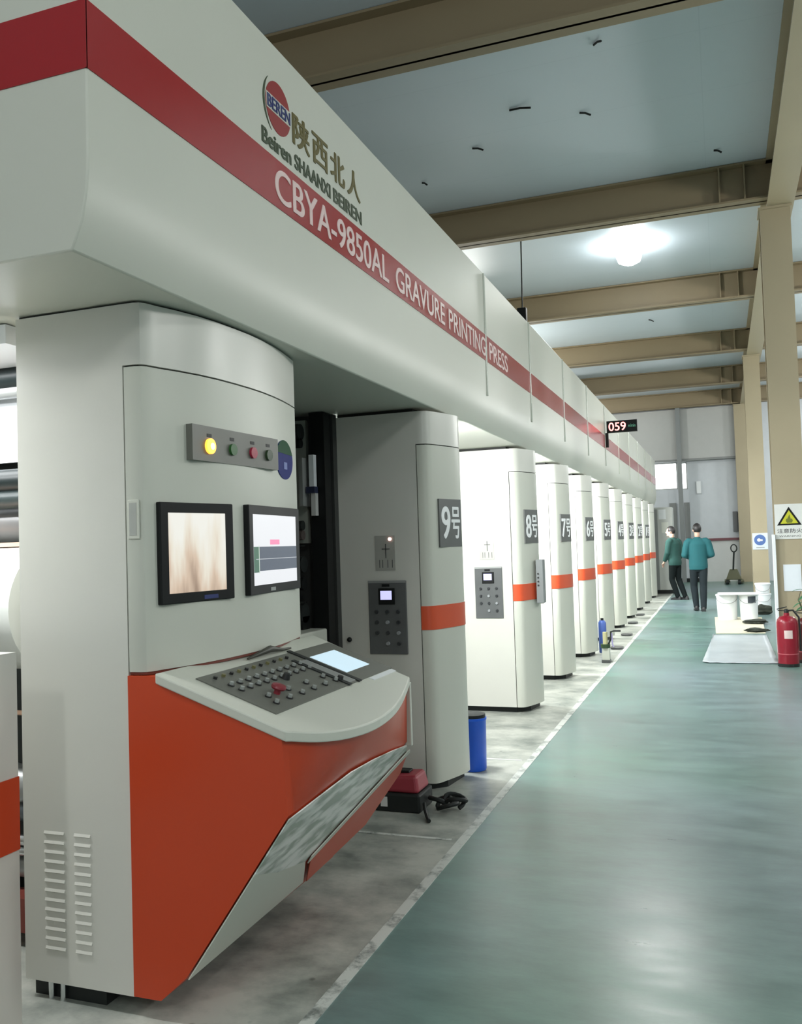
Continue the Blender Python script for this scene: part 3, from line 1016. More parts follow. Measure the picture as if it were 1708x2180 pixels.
for t, nm in zip(units, NUM):
    if nm is None:
        continue
    y0 = t.location.y
    p, q = Vector((-1.672, y0 + 0.09, 1.498)), Vector((-1.605, y0 + 0.345, 1.498))
    x = (q - p).normalized()
    n = Vector((x.y, -x.x, 0))
    M = frame(p + n * 0.010, x, (0, 0, 1))
    wd = (q - p).length
    sg = plate_box(MB(), M, 0, wd, 0, 0.305, -0.014, 0.0).build('number_sign', PLATE, t)
    bpy.context.view_layer.update()
    text('sign_numeral', nm, NUMW, sg, M @ Matrix.Translation((0.022 if nm != '1' else 0.055, 0.055, 0)), 0.20, 0.105 if nm != '1' else 0.045, bold=0.02)
    text('sign_character', '号', NUMW, sg, M @ Matrix.Translation((0.140, 0.055, 0)), 0.20, 0.105, bold=0.02)

# pendant control box carried on an arm by the second unit
t2 = units[1]
ab = MB().box((-1.70, 8.02, 1.09), (-1.58, 8.05, 1.12)).build('pendant_arm', mat('brown_arm', (0.10, 0.075, 0.05), 0.5), t2)
pb = MB().box((-1.605, 7.93, 0.955), (-1.54, 8.04, 1.348)).build('pendant_box', mat('pendant_grey', (0.20, 0.215, 0.215), 0.4), t2, bevel=0.004)
for k in range(4):
    MB().cyl((-1.585, 7.93, 1.22 - 0.035 * k), (-1.585, 7.922, 1.22 - 0.035 * k), 0.008, 10).build('push_button', BTK, pb)

# tube lights between the units (fixture, lit tube and its own light)
for k in range(1, 10):
    y = UY[k - 1] + 0.42
    tl = thing('tube_light', 'lit tube light under the canopy behind the %s printing unit' % ('first second third fourth fifth sixth seventh eighth ninth'.split()[k - 1]), 'lamp', (-2.0, y + 0.08, 2.3), 'tube lights between the printing units')
    MB().box((-2.31, y + 0.03, 2.30), (-1.72, y + 0.11, 2.37)).build('housing', WHITE, tl)
    MB().cyl((-2.30, y + 0.08, 2.272), (-1.73, y + 0.08, 2.272), 0.018, 12).build('tube', TUBE, tl)
    a = area('tube_glow', (-2.02, y + 0.14, 2.22), 0.58, GAP_TUBE, (math.radians(38), 0, 0), (0.96, 0.99, 1.0), 0.06)

# machine bodies behind the cabinets: side frame and rollers of each unit
FRM = mat('machine_grey', (0.50, 0.51, 0.49), 0.45)
for k in range(10):
    y = UY[k]
    nxt = UY[k + 1] if k < 9 else y + 1.6
    mf = thing('printing_unit', 'grey side frame and rollers behind the %s cabinet of the press' % ('first second third fourth fifth sixth seventh eighth ninth tenth'.split()[k]), 'machine', (-3, y + 0.3, 0), 'printing units behind the cabinets')
    MB().box((-2.72, y + 0.02, 0.0), (-2.60, nxt - 0.25, 2.37)).build('side_frame', FRM, mf)
    for j, (dy, z, r) in enumerate(((0.55, 0.75, 0.12), (0.95, 1.15, 0.09), (0.80, 1.6, 0.07))):
        MB().cyl((-2.60, y + dy, z), (-2.45, y + dy, z), r, 20).build('roller_end', GREYM, mf, smooth=True)
    MB().box((-5.3, y + 0.02, 0.0), (-5.15, nxt - 0.25, 2.37)).build('side_frame', FRM, mf)

# ================================================================== DARK INTERIOR BETWEEN CABINET AND FIRST UNIT
it = thing('inspection_frame', 'dark machine interior with rods between control cabinet and first unit', 'machine', (-2.5, 4.8, 0))
MB().box((-2.42, 5.0, 0.0), (-2.319, 5.09, 2.37)).build('black_post', BLACK, it)
MB().box((-3.3, 5.12, 0.0), (-2.312, 5.1785, 2.37)).build('back_plate', mat('dark_back', (0.035, 0.038, 0.036), 0.5), it)
MB().box((-2.60, 5.02, 1.55), (-2.455, 5.10, 2.33)).build('grey_green_plate', mat('grey_green_plate', (0.30, 0.32, 0.28), 0.5), it)
MB().box((-2.45, 4.9, 1.78), (-2.425, 5.0, 2.08)).build('pale_bracket', GREYM, it)
MB().box((-2.405, 4.95, 1.90), (-2.372, 4.99, 2.10)).build('pale_bracket', FILM, it)
MB().box((-2.395, 4.95, 1.72), (-2.365, 4.99, 1.86)).build('pale_bracket', mat('pale_grey_bracket', (0.5, 0.5, 0.48), 0.4), it)
MB().box((-2.42, 4.93, 1.86), (-2.36, 4.98, 1.90)).build('blue_clamp', mat('navy_clamp', (0.02, 0.025, 0.06), 0.4), it)
for z, r, m in ((2.24, 0.05, BLACKM), (2.17, 0.03, BLACK), (1.66, 0.03, BLACKM), (1.60, 0.03, mat('brown_roll', (0.07, 0.055, 0.05), 0.5)), (1.42, 0.05, BLACKM), (1.30, 0.04, BLACK), (1.12, 0.06, BLACKM)):
    MB().cyl((-3.2, 4.9, z), (-2.43, 4.9, z), r, 18).build('roller', m, it, smooth=True)
for z in (1.53, 1.185):
    MB().box((-2.75, 4.87, z), (-2.41, 4.885, z + 0.008)).build('bright_rod', CHROME, it)
MB().box((-3.0, 4.3, 0.0), (-2.325, 4.985, 1.02)).build('white_side_box', IVORY, it, bevel=0.01)
MB().box((-2.52, 4.86, 1.02), (-2.43, 4.96, 1.10)).build('dark_fitting', BLACK, it)
MB().cyl((-2.455, 4.845, 1.06), (-2.455, 4.862, 1.06), 0.012, 12).build('chrome_cap', CHROME, it)
MB().ball((-2.255, 5.160, 0.93), 0.016).build('black_knob', BLACK, it, smooth=True)

# ================================================================== UNWINDER AT THE LEFT EDGE
nc = thing('side_cabinet', 'ivory cabinet with a red band at the left edge of the photo', 'cabinet', (-2.8, 1.85, 0))
out = [(-3.6, 1.50), (-2.16, 1.50), (-2.125, 1.51), (-2.108, 1.54), (-2.106, 2.20), (-3.6, 2.20)]
MB().prism(out, 0.03, 1.222).build('body', IVORY2, nc, smooth=True)
MB().prism(offset_line(out[:5], 0.004) + [(-3.6, 2.19)], 0.610, 0.835).build('red_band', ORANGE, nc, smooth=True)
MB().box((-3.5, 1.56, 0), (-2.14, 2.18, 0.03)).build('plinth', BLACKM, nc)
uw = thing('unwind_stand', 'unwinder with dark rollers and chrome rods behind the left cabinets', 'machine', (-3, 3, 0))
DRK = mat('dark_green_roller', (0.010, 0.016, 0.016), 0.4, spec=0.3)
for y, z, r, m in ((3.1, 2.47 - 0.02, 0.0, None), (3.0, 2.30, 0.055, DRK), (3.0, 2.24, 0.03, GREYM), (2.9, 1.84, 0.05, DRK), (2.9, 1.765, 0.04, mat('slate_roller', (0.030, 0.042, 0.042), 0.4, spec=0.3)), (3.0, 1.66, 0.075, mat('grey_roller', (0.15, 0.155, 0.155), 0.4)), (2.8, 0.40, 0.022, CHROME), (2.8, 0.355, 0.018, CHROME), (2.85, 0.50, 0.045, mat('dark_steel', (0.12, 0.14, 0.15), 0.3, 0.6)), (2.85, 0.28, 0.045, GREYM), (2.8, 0.90, 0.010, CORE)):
    if m:
        MB().cyl((-4.8, y, z), (-2.48, y, z), r, 22).build('roller', m, uw, smooth=True)
MB().box((-4.8, 3.06, 1.94), (-2.80, 3.08, 2.28)).build('film_web', FILM, uw)
MB().prism_y([(-2.80, 1.94), (-2.70, 1.94), (-2.76, 2.28), (-2.80, 2.28)], 3.02, 3.06).build('side_arm', GREYM, uw)
MB().box((-4.8, 3.4, 0.0), (-2.48, 3.46, 2.37)).build('back_plate', mat('dark_back2', (0.05, 0.055, 0.05), 0.5), uw)
MB().box((-4.8, 2.95, 0.0), (-2.55, 3.3, 0.05)).build('base_plate', BLACKM, uw)
MB().box((-3.2, 2.75, 0.06), (-2.60, 2.85, 0.19)).build('red_block', mat('rust_block', (0.16, 0.03, 0.02), 0.5), uw)
MB().cyl((-3.0, 2.86, 0.60), (-2.5, 2.86, 0.60), 0.11, 20, 0.05).build('pale_cone', GREYM, uw, smooth=True)
MB().box((-4.8, 2.5, 2.30), (-2.42, 2.56, 2.37)).build('top_rail', WHITE, uw)
MB().box((-4.8, 2.56, 2.335), (-2.48, 3.4, 2.372)).build('lamp_panel', WHITE, uw)
pr = thing('paper_roll', 'large white paper roll with a peach rim at the left edge', 'paper roll', (-3.5, 2.75, 1.35))
MB().cyl((-4.9, 2.82, 1.32), (-2.50, 2.82, 1.32), 0.245, 48).build('web', mat('roll_paper', (0.72, 0.74, 0.70), 0.5), pr, smooth=True)
MB().box((-4.9, 2.76, 1.563), (-2.50, 2.86, 1.580)).build('rim_bar', CORE, pr)

# ================================================================== SMALL THINGS ON THE MACHINE SIDE FLOOR
ut = thing('tube_light', 'lit tube light under the canopy in front of the unwinder, left of the control cabinet', 'lamp', (-3.35, 2.16, 2.32))
MB().box((-3.98, 2.13, 2.325), (-2.72, 2.19, 2.372)).build('housing', WHITE, ut)
MB().cyl((-3.96, 2.16, 2.31), (-2.74, 2.16, 2.31), 0.014, 12).build('tube', TUBE, ut)
bn = thing('blue_bin', 'tall bright blue bin standing behind the unit numbered 9', 'bin', (-1.635, 5.76, 0))
MB().lathe([(0.0, 0.002), (0.082, 0.002), (0.086, 0.01), (0.092, 0.33), (0.096, 0.335), (0.096, 0.35), (0.088, 0.35), (0.084, 0.05), (0, 0.05)], (-1.635, 5.76, 0)).build('tub', BLUE, bn, smooth=True)
MB().lathe([(0.0, 0.345), (0.089, 0.345), (0.089, 0.372), (0.06, 0.378), (0.0, 0.378)], (-1.635, 5.76, 0)).build('lid', BLACKM, bn, smooth=True)
bn2 = thing('blue_canister', 'slim blue canister standing beside the unit numbered 6', 'canister', (-1.56, 11.99, 0))
MB().lathe([(0, 0.002), (0.05, 0.002), (0.052, 0.01), (0.052, 0.40), (0.03, 0.43), (0.0, 0.43)], (-1.56, 11.99, 0)).build('tank', mat('muted_blue', (0.04, 0.09, 0.32), 0.4), bn2, smooth=True)
MB().lathe([(0, 0.43), (0.02, 0.43), (0.02, 0.46), (0, 0.46)], (-1.56, 11.99, 0)).build('cap', BLACKM, bn2)
# red topped machine with hoses
pm = thing('vacuum_pump', 'black machine with a red top on the floor before the first unit', 'pump', (-1.80, 4.86, 0))
MB().box((-1.95, 4.74, 0.0), (-1.67, 4.98, 0.105)).build('body', BLACKM, pm, bevel=0.012)
MB().loft([[(-1.93 + .01 * s, 4.755, 0.105 + 0.0) for s in (0,)] + [(-1.68, 4.755, 0.105), (-1.68, 4.965, 0.105), (-1.93, 4.965, 0.105)], [(-1.90, 4.775, 0.195), (-1.70, 4.775, 0.205), (-1.70, 4.945, 0.205), (-1.90, 4.945, 0.195)]]).build('red_cover', REDP, pm, bevel=0.02, seg=3)
MB().box((-1.88, 4.83, 0.198), (-1.76, 4.90, 0.215)).build('handle', BLACK, pm, bevel=0.006)
MB().box((-1.905, 4.736, 0.03), (-1.865, 4.741, 0.085)).build('sticker', SIGNW, pm)
hs = thing('hose_coil', 'tangled black hose lying beside the red topped machine', 'hose', (-1.62, 4.84, 0))
pts = []
for k in range(60):
    a = k / 59 * 2 * PI * 2.4
    r = 0.055 + 0.035 * math.sin(k * 0.4)
    pts.append((-1.545 + r * 1.25 * math.cos(a), 4.86 + r * math.sin(a), 0.014 + 0.028 * abs(math.sin(k * 0.37)) + 0.0006 * k))
MB().tube(pts, 0.013, 8).build('hose', BLACKM, hs, smooth=True)
MB().tube([(-1.655, 4.78, 0.05), (-1.63, 4.72, 0.03), (-1.60, 4.66, 0.014), (-1.57, 4.60, 0.012)], 0.011, 8).build('hose_end', BLACKM, hs, smooth=True)
# small stand with cup and pipes by the line
sd = thing('ink_pump_stand', 'small pale stand with a dark green collar beside the white line', 'stand', (-1.40, 11.05, 0))
MB().box((-1.455, 11.0, 0.0), (-1.355, 11.12, 0.035)).build('foot', GREYD, sd)
MB().box((-1.45, 11.02, 0.035), (-1.36, 11.10, 0.18)).build('block', mat('pale_green_block', (0.45, 0.47, 0.40), 0.5), sd)
MB().cyl((-1.41, 11.06, 0.18), (-1.41, 11.06, 0.225), 0.058, 16).build('collar', mat('dark_green_collar', (0.02, 0.05, 0.015), 0.5), sd)
MB().cyl((-1.41, 11.06, 0.225), (-1.41, 11.06, 0.37), 0.030, 14).build('cylinder', mat('straw_plastic', (0.42, 0.40, 0.22), 0.5), sd, smooth=True)
MB().tube([(-1.38, 11.06, 0.20), (-1.34, 11.06, 0.30), (-1.34, 11.06, 0.375), (-1.30, 11.06, 0.385), (-1.22, 11.06, 0.385)], 0.012, 8).build('pipe', BLACKM, sd, smooth=True)
MB().tube([(-1.33, 11.06, 0.36), (-1.325, 11.06, 0.22), (-1.31, 11.06, 0.19)], 0.009, 8).build('valve_pipe', mat('lilac_pipe', (0.30, 0.27, 0.45), 0.5), sd, smooth=True)
for (x, y, z, lb) in ((-1.47, 14.15, 0.0, 'small dark tray on the floor beyond the pale stand'), (-1.43, 12.45, 0.0, 'small grey tray on the floor just past the pale stand'), (-1.56, 16.1, 0, 'dark oval tray at the foot of the unit numbered 4'), (-1.58, 17.8, 0, 'dark tray at the foot of the unit numbered 3')):
    mt = MB()
    ol = [(x + 0.085 * math.copysign(abs(math.cos(a)) ** 0.6, math.cos(a)), y + 0.12 * math.copysign(abs(math.sin(a)) ** 0.6, math.sin(a))) for a in [2 * PI * k / 24 for k in range(24)]]
    mt.prism(ol, 0.0, 0.028)
    mo = mt.build('drip_tray', GREYD, bevel=0.006)
    tag(mo, lb, 'tray', 'drip trays along the press')

# ================================================================== END CABINET
ec = thing('end_cabinet', 'pale cabinet with posted papers at the far end of the press', 'cabinet', (-1.55, 24.6, 0))
MB().box((-2.6, 24.45, 0.10), (-1.24, 25.2, 2.30)).build('body', mat('pale_cabinet', (0.50, 0.51, 0.48), 0.45), ec, bevel=0.01)
MB().box((-2.6, 24.48, 0.0), (-1.26, 25.18, 0.10)).build('plinth', BLACKM, ec)
MB().box((-1.71, 24.44, 0.1), (-1.62, 24.46, 2.25)).build('dark_edge', CURT, ec)
MB().box((-1.585, 24.44, 1.98), (-1.40, 24.449, 2.24)).build('paper', WHITE, ec)
MB().box((-1.52, 24.44, 1.62), (-1.34, 24.449, 1.90)).build('paper', mat('cream_paper', (0.66, 0.67, 0.60), 0.6), ec)
struct(MB().box((-1.62, BACK - 0.06, 1.45), (-1.40, BACK - 0.006, 2.62)).build('window_shutter', CURT), 'grey strip curtain left of the grey post on the end wall', 'curtain')
struct(MB().box((-1.15, BACK - 0.06, 1.45), (-0.98, BACK - 0.006, 2.62)).build('window_shutter', CURT), 'grey strip curtain right of the grey post on the end wall', 'curtain')
tag(MB().box((0.34, BACK - 0.10, 1.60), (0.48, BACK - 0.006, 2.26)).build('switch_box', mat('dark_grey_box', (0.13, 0.135, 0.14), 0.5), bevel=0.01), 'dark grey box fixed on the end wall above the pallet jack', 'switch box')
tag(MB().box((-0.74, BACK - 0.06, 2.90), (-0.60, BACK - 0.006, 3.30)).build('wall_reflection', WHITE), 'small white patch standing in for a reflection high on the end wall', 'notice')  # white patch painted in for a bright reflection on the glossy wall

# ================================================================== SPEED DISPLAY, CABLE, CEILING LAMP
dp = thing('speed_display', 'black speed display reading 059 mounted on the canopy side', 'display', (-1.58, 13.6, 2.95))
MB().box((-1.585, 13.6, 3.118), (-1.135, 13.66, 3.296)).build('case', BLACK, dp, bevel=0.004)
text('digits', '059', LEDRED, dp, frame((-1.555, 13.599, 3.145), (1, 0, 0), (0, 0, 1)), 0.125, 0.255, bold=0.01)
text('unit_lettering', 'm/min', LEDGREEN, dp, frame((-1.265, 13.599, 3.185), (1, 0, 0), (0, 0, 1)), 0.05, 0.105)
MB().box((-1.6125, 13.61, 2.90), (-1.565, 13.65, 3.12)).build('bracket', BLACKM, dp)
hc = thing('hanging_socket', 'black box hanging on a thin wire beside the canopy top', 'hanging cable', (-2.58, 12.4, 4.8))
MB().cyl((-2.56, 12.4, 4.86), (-2.54, 12.4, CEILZ), 0.010, 8).build('wire', BLACKM, hc)
MB().box((-2.63, 12.35, 4.62), (-2.50, 12.45, 4.86)).build('box', BLACK, hc, bevel=0.01)


def high_bay(x, y, label, drop=0.0, power=HIGH_BAY):
    """round lamp on the ceiling, or on a rod of length drop"""
    zc = CEILZ - drop
    t = thing('high_bay_lamp', label, 'lamp', (x, y, CEILZ), 'high bay lamps under the ceiling')
    if drop:
        MB().cyl((x, y, zc - 0.01), (x, y, CEILZ), 0.012, 10).build('rod', GREYM, t)
    MB().lathe([(0, 0), (0.16, 0), (0.16, -0.05), (0.14, -0.06), (0, -0.06)], (x, y, zc)).build('housing', GREYM, t, smooth=True)
    MB().lathe([(0.0, -0.06), (0.15, -0.06), (0.19, -0.12), (0.20, -0.20), (0.17, -0.285), (0.08, -0.33), (0, -0.335)], (x, y, zc)).build('globe', LAMPGLOW, t, smooth=True)
    l = bpy.data.lights.new('high_bay_glow', 'POINT' if drop else 'SPOT')
    if not drop:
        l.spot_size = math.radians(172)
        l.spot_blend = 0.4
    l.energy = power
    l.shadow_soft_size = 0.22
    l.color = (1.0, 1.0, 0.95)
    o = bpy.data.objects.new('high_bay_glow', l)
    o.location = (x, y, zc - 0.56)
    C.objects.link(o)


high_bay(-1.215, 14.4, 'round glowing lamp under the ceiling, the only lit ceiling lamp in view')
for k, (x, y, dr, pw) in enumerate(FILL_LAMPS):
    high_bay(x, y, 'round fill lamp added outside the view, ' + ('over the far side of the press' if x < -4 else 'hung on a rod in the right bay' if x > 4 else 'behind the camera'), dr, pw)
area('unwinder_glow', (-3.3, 2.72, 2.325), 1.3, 16, (0, 0, 0), (0.97, 0.99, 1.0), 0.3)
area('unwinder_tube_glow', (-3.35, 2.16, 2.29), 1.2, 32, (0, 0, 0), (0.97, 0.99, 1.0), 0.06)

for k, (x0, y0, x1, y1) in enumerate(((-1.98, 9.30, -1.74, 9.26), (-1.28, 9.67, -1.16, 9.69), (-0.95, 8.38, -0.87, 8.27), (-2.60, 10.03, -2.47, 10.04), (-3.47, 10.73, -3.40, 10.73), (0.10, 11.3, 0.19, 11.3), (-1.30, 19.6, -1.20, 19.65))):
    h = MB()
    h.tube([(x0, y0, CEILZ - 0.012), ((x0 + x1) / 2, (y0 + y1) / 2, CEILZ - 0.02), (x1, y1, CEILZ - 0.05)], 0.011, 6)
    tag(h.build('ceiling_hook', BLACKM), ['long dark wire hook in the ceiling bay above the canopy logo', 'short dark wire hook to the right of the long one', 'dark wire hook just behind the nearest beam', 'dark wire hook low left in the nearest ceiling bay', 'tiny dark hook at the canopy edge in the nearest bay', 'tiny dark hook right, beside the second beam', 'tiny dark hook past the third beam'][k], 'hook', 'wire hooks in the ceiling')

# ================================================================== RIGHT SIDE: SIGNS, EXTINGUISHERS, BUCKETS
sg = thing('warning_sign', 'white sign with a yellow warning triangle on the nearest column', 'sign', (0.80, 12.09, 1.7))
MB().box((0.628, 12.086, 1.440), (0.985, 12.098, 1.880)).build('board', SIGNW, sg)


def tri(cx, cz, r):
    return [(cx + r * 1.06 * math.cos(a), cz + r * math.sin(a)) for a in (PI / 2, PI / 2 + 2 * PI / 3, PI / 2 + 4 * PI / 3)]


MB().prism_y(tri(0.795, 1.690, 0.155), 12.083, 12.086).build('triangle_border', BLACK, sg)
MB().prism_y(tri(0.795, 1.690, 0.112), 12.081, 12.083).build('triangle_field', YELLOW, sg)
# flame-like mark in the triangle
MB().prism_y([(0.770, 1.642), (0.822, 1.642), (0.838, 1.668), (0.826, 1.70), (0.815, 1.685), (0.800, 1.75), (0.778, 1.705), (0.770, 1.69), (0.762, 1.70), (0.754, 1.668)], 12.0795, 12.081).build('triangle_mark', mat('dark_olive_mark', (0.14, 0.16, 0.01), 0.5), sg)
text('sign_lettering', '注意防火', GREYD, sg, frame((0.65, 12.0859, 1.515), (1, 0, 0), (0, 0, 1)), 0.055, 0.29, 0.0006, 0.01)
text('sign_lettering', 'WARNING', GREYD, sg, frame((0.67, 12.0859, 1.465), (1, 0, 0), (0, 0, 1)), 0.022, 0.25, 0.0006)
tag(MB().box((0.70, 12.09, 0.785), (0.905, 12.0985, 1.118)).build('paper_notice', PAPER), 'pale blue white paper notice low on the nearest column', 'notice')
s2 = thing('mandatory_sign', 'white sign with a round blue mark on the second column', 'sign', (0.83, 21.98, 1.35))
MB().box((0.645, 21.985, 1.15), (0.975, 21.998, 1.53)).build('board', mat('pale_blue_board', (0.60, 0.66, 0.72), 0.45), s2)
MB().cyl((0.805, 21.985, 1.37), (0.805, 21.981, 1.37), 0.125, 28).build('blue_disc', SIGNBLUE, s2)
mk = MB()
mk.cyl((0.785, 21.981, 1.37), (0.785, 21.978, 1.37), 0.04, 16)
mk.box((0.815, 21.9785, 1.345), (0.865, 21.981, 1.385))
mk.build('white_mark', SIGNW, s2)
MB().box((0.72, 21.983, 1.185), (0.90, 21.985, 1.205)).build('sign_line', GREYM, s2)


def extinguisher(x, y, h, r, label, m, white):
    t = thing('fire_extinguisher', label, 'fire extinguisher', (x, y, 0), 'fire extinguishers at the column')
    MB().lathe([(0, 0.0), (r * 0.92, 0.0), (r, 0.02), (r, h * 0.86), (r * 0.93, h * 0.92), (r * 0.7, h * 0.975), (r * 0.28, h), (r * 0.26, h + 0.03), (0, h + 0.03)], (x, y, 0)).build('cylinder', m, t, smooth=True)
    MB().lathe([(0, 0), (r * 1.02, 0.0), (r * 1.02, 0.035), (0, 0.035)], (x, y, 0)).build('foot_ring', BLACKM, t, smooth=True)
    MB().lathe([(0, h + 0.03), (0.026, h + 0.03), (0.026, h + 0.06), (0.016, h + 0.075), (0, h + 0.075)], (x, y, 0)).build('valve', BLACKM, t, smooth=True)
    lv = MB()
    lv.obox((x - 0.045, y, h + 0.085), (0.055, 0.010, 0.005), Matrix.Rotation(-0.25, 3, 'Y'))
    lv.obox((x - 0.04, y, h + 0.055), (0.05, 0.009, 0.005), Matrix.Rotation(0.05, 3, 'Y'))
    lv.build('lever', BLACKM, t)
    MB().tube([(x + 0.02, y, h + 0.055), (x + 0.07, y - 0.01, h + 0.06), (x + r + 0.015, y - 0.02, h - 0.02), (x + r + 0.022, y - 0.02, h * 0.6), (x + r + 0.02, y - 0.02, h * 0.3)], 0.011, 8).build('hose', BLACKM, t, smooth=True)
    if white:
        lb = MB()
        n = 8
        a0, a1 = -PI / 2 - 0.35, -PI / 2 + 0.45
        o1 = [(x + (r + 0.001) * math.cos(a0 + (a1 - a0) * k / n), y + (r + 0.001) * math.sin(a0 + (a1 - a0) * k / n)) for k in range(n + 1)]
        o2 = [(x + (r - 0.004) * math.cos(a0 + (a1 - a0) * k / n), y + (r - 0.004) * math.sin(a0 + (a1 - a0) * k / n)) for k in range(n, -1, -1)]
        lb.prism(o1 + o2, h * 0.56, h * 0.72)
        lb.build('label_patch', mat('pink_white_label', (0.70, 0.55, 0.52), 0.5), t)
    MB().lathe([(r - 0.003, h * 0.245), (r + 0.0015, h * 0.245), (r + 0.0015, h * 0.26), (r - 0.003, h * 0.26)], (x, y, 0)).build('band', mat('pink_band', (0.5, 0.12, 0.14), 0.4), t)
    return t


extinguisher(0.645, 10.98, 0.575, 0.112, 'large red fire extinguisher with a pale label before the nearest column', EXT, True)
extinguisher(0.86, 11.32, 0.52, 0.10, 'dark red fire extinguisher at the right edge, behind the labelled one', EXTD, False)
pt = thing('potted_plant', 'green leafy plant at the right edge behind the extinguishers', 'plant', (0.99, 11.75, 0))
MB().lathe([(0, 0), (0.10, 0), (0.13, 0.24), (0.135, 0.25), (0.12, 0.25), (0.115, 0.22), (0, 0.22)], (0.99, 11.75, 0)).build('pot', mat('terracotta', (0.22, 0.09, 0.06), 0.7), pt, smooth=True)
MB().tube([(0.97, 11.75, 0.2), (0.90, 11.74, 0.5), (0.83, 11.73, 0.70), (0.86, 11.73, 0.80)], [0.012, 0.010, 0.008, 0.004], 8).build('stem', OLIVE, pt, smooth=True)
MB().tube([(0.99, 11.75, 0.2), (0.98, 11.75, 0.5), (0.95, 11.74, 0.85)], [0.012, 0.010, 0.005], 8).build('stem', OLIVE, pt, smooth=True)
rl = random.Random(3)
for k in range(14):
    bx, by, bz = 0.90 + rl.uniform(-0.03, 0.10), 11.74, 0.62 + k * 0.025
    a = rl.uniform(-0.9, 0.9)
    L = rl.uniform(0.10, 0.17)
    wv = 0.028
    lf = MB()
    d = Vector((math.cos(a) * (1 if k % 2 else -0.6), -0.35 + 0.2 * math.sin(k), 0.15 * math.sin(k * 1.7)))
    d.normalize()
    sde = d.cross(Vector((0, 0, 1))).normalized()
    rg = []
    for i in range(6):
        u = i / 5
        c = Vector((bx, by, bz)) + d * L * u + Vector((0, 0, -0.06 * u * u))
        hw = wv * math.sin(PI * min(0.98, 0.06 + u * 0.92))
        rg.append([tuple(c - sde * hw), tuple(c + Vector((0, 0, 0.003))), tuple(c + sde * hw), tuple(c - Vector((0, 0, 0.002)))])
    lf.loft(rg)
    lf.build('leaf', GREENP, pt)


def bucket(x, y, r, h, label, z=0.0, rim=True, smear=False):
    t = thing('white_bucket', label, 'bucket', (x, y, z), 'white buckets by the columns')
    MB().lathe([(0, 0), (r * 0.90, 0), (r * 0.92, 0.01), (r, h - 0.03), (r + 0.012, h - 0.03), (r + 0.012, h - 0.008), (r, h), (r - 0.01, h - 0.01), (0, h - 0.012)], (x, y, z)).build('tub', WHITE, t, smooth=True)
    MB().tube([(x - r, y, z + h - 0.05)] + [(x - r * math.cos(a), y - (r + 0.02) * math.sin(a), z + h - 0.06 - 0.10 * math.sin(a)) for a in [PI * k / 10 for k in range(1, 10)]] + [(x + r, y, z + h - 0.05)], 0.004, 6).build('wire_handle', GREYM, t)
    if smear:
        sm = MB()
        aa = [(-PI / 2 - 0.1) + 0.9 * k / 6 for k in range(7)]
        sm.prism([(x + (r * 0.985 + 0.004) * math.cos(a), y + (r * 0.985 + 0.004) * math.sin(a)) for a in aa] + [(x + (r * 0.95) * math.cos(a), y + (r * 0.95) * math.sin(a)) for a in aa[::-1]], z + h - 0.15, z + h - 0.035)
        sm.build('ink_smear', mat('ink_smear_dark', (0.04, 0.05, 0.06), 0.6), t)
    return t


bucket(0.02, 16.78, 0.178, 0.45, 'large white bucket, left of the pair on the cream board', z=0.0125)
bucket(0.38, 16.72, 0.156, 0.45, 'white bucket with a dark ink smear, right of the pair', z=0.0125, smear=True)
bucket(0.70, 18.95, 0.145, 0.33, 'lower white bucket of the stack behind the smeared bucket')
bucket(0.70, 18.95, 0.140, 0.20, 'upper white bucket of the stack behind the smeared bucket', z=0.335)
tag(MB().box((-0.13, 16.45, 0.464), (0.55, 16.95, 0.480)).build('white_board_lid', WHITE, bevel=0.003), 'flat white board lying across the pair of buckets', 'board')
tag(MB().prism([(-0.16, 14.42), (0.55, 14.5), (0.60, 17.2), (-0.20, 17.2)], 0.001, 0.012).build('cream_board', CARD), 'cream board lying on the floor under the white buckets', 'board')
ps = MB()
nx, ny = 10, 24
g = [[ps.bm.verts.new((-0.29 + 0.84 * i / nx + (0.10 * j / ny if i == 0 else 0) - 0.0, 11.12 + 3.1 * j / ny, 0.006 + 0.006 * random.random() + (0.012 if i == 0 else 0))) for i in range(nx + 1)] for j in range(ny + 1)]
for j in range(ny):
    for i in range(nx):
        ps.bm.faces.new((g[j][i], g[j][i + 1], g[j + 1][i + 1], g[j + 1][i]))
so = ps.build('plastic_sheet', SHEETM, smooth=True)
sm_ = so.modifiers.new('thick', 'SOLIDIFY')
sm_.thickness = 0.002
tag(so, 'white plastic sheet spread on the floor left of the extinguisher', 'sheet')


def rag(name, x, y, sx, sy, h, label, z=0.0):
    mb = MB()
    bmesh.ops.create_icosphere(mb.bm, subdivisions=3, radius=1)
    rr = random.Random(int(x * 1000 + y))
    ph = [rr.uniform(0, 6) for _ in range(6)]
    for v in mb.bm.verts:
        n = 1 + 0.16 * math.sin(5 * v.co.x + ph[0]) + 0.16 * math.sin(6 * v.co.y + ph[1]) + 0.1 * math.sin(9 * v.co.z + ph[2])
        v.co = Vector((x + sx * v.co.x * n, y + sy * v.co.y * n, z + max(0, h * (0.45 + 0.55 * v.co.z * n))))
    return tag(mb.build(name, RAG, smooth=True), label, 'rag', 'dark rags by the buckets')


rag('dark_rag', 0.47, 15.98, 0.20, 0.16, 0.07, 'dark rag on the cream board in front of the smeared bucket', 0.013)
rag('dark_rag', 0.42, 14.62, 0.17, 0.12, 0.06, 'dark rag at the near edge of the cream board', 0.013)
rag('dark_rag', 0.66, 17.9, 0.13, 0.12, 0.19, 'dark bag standing before the bucket stack')

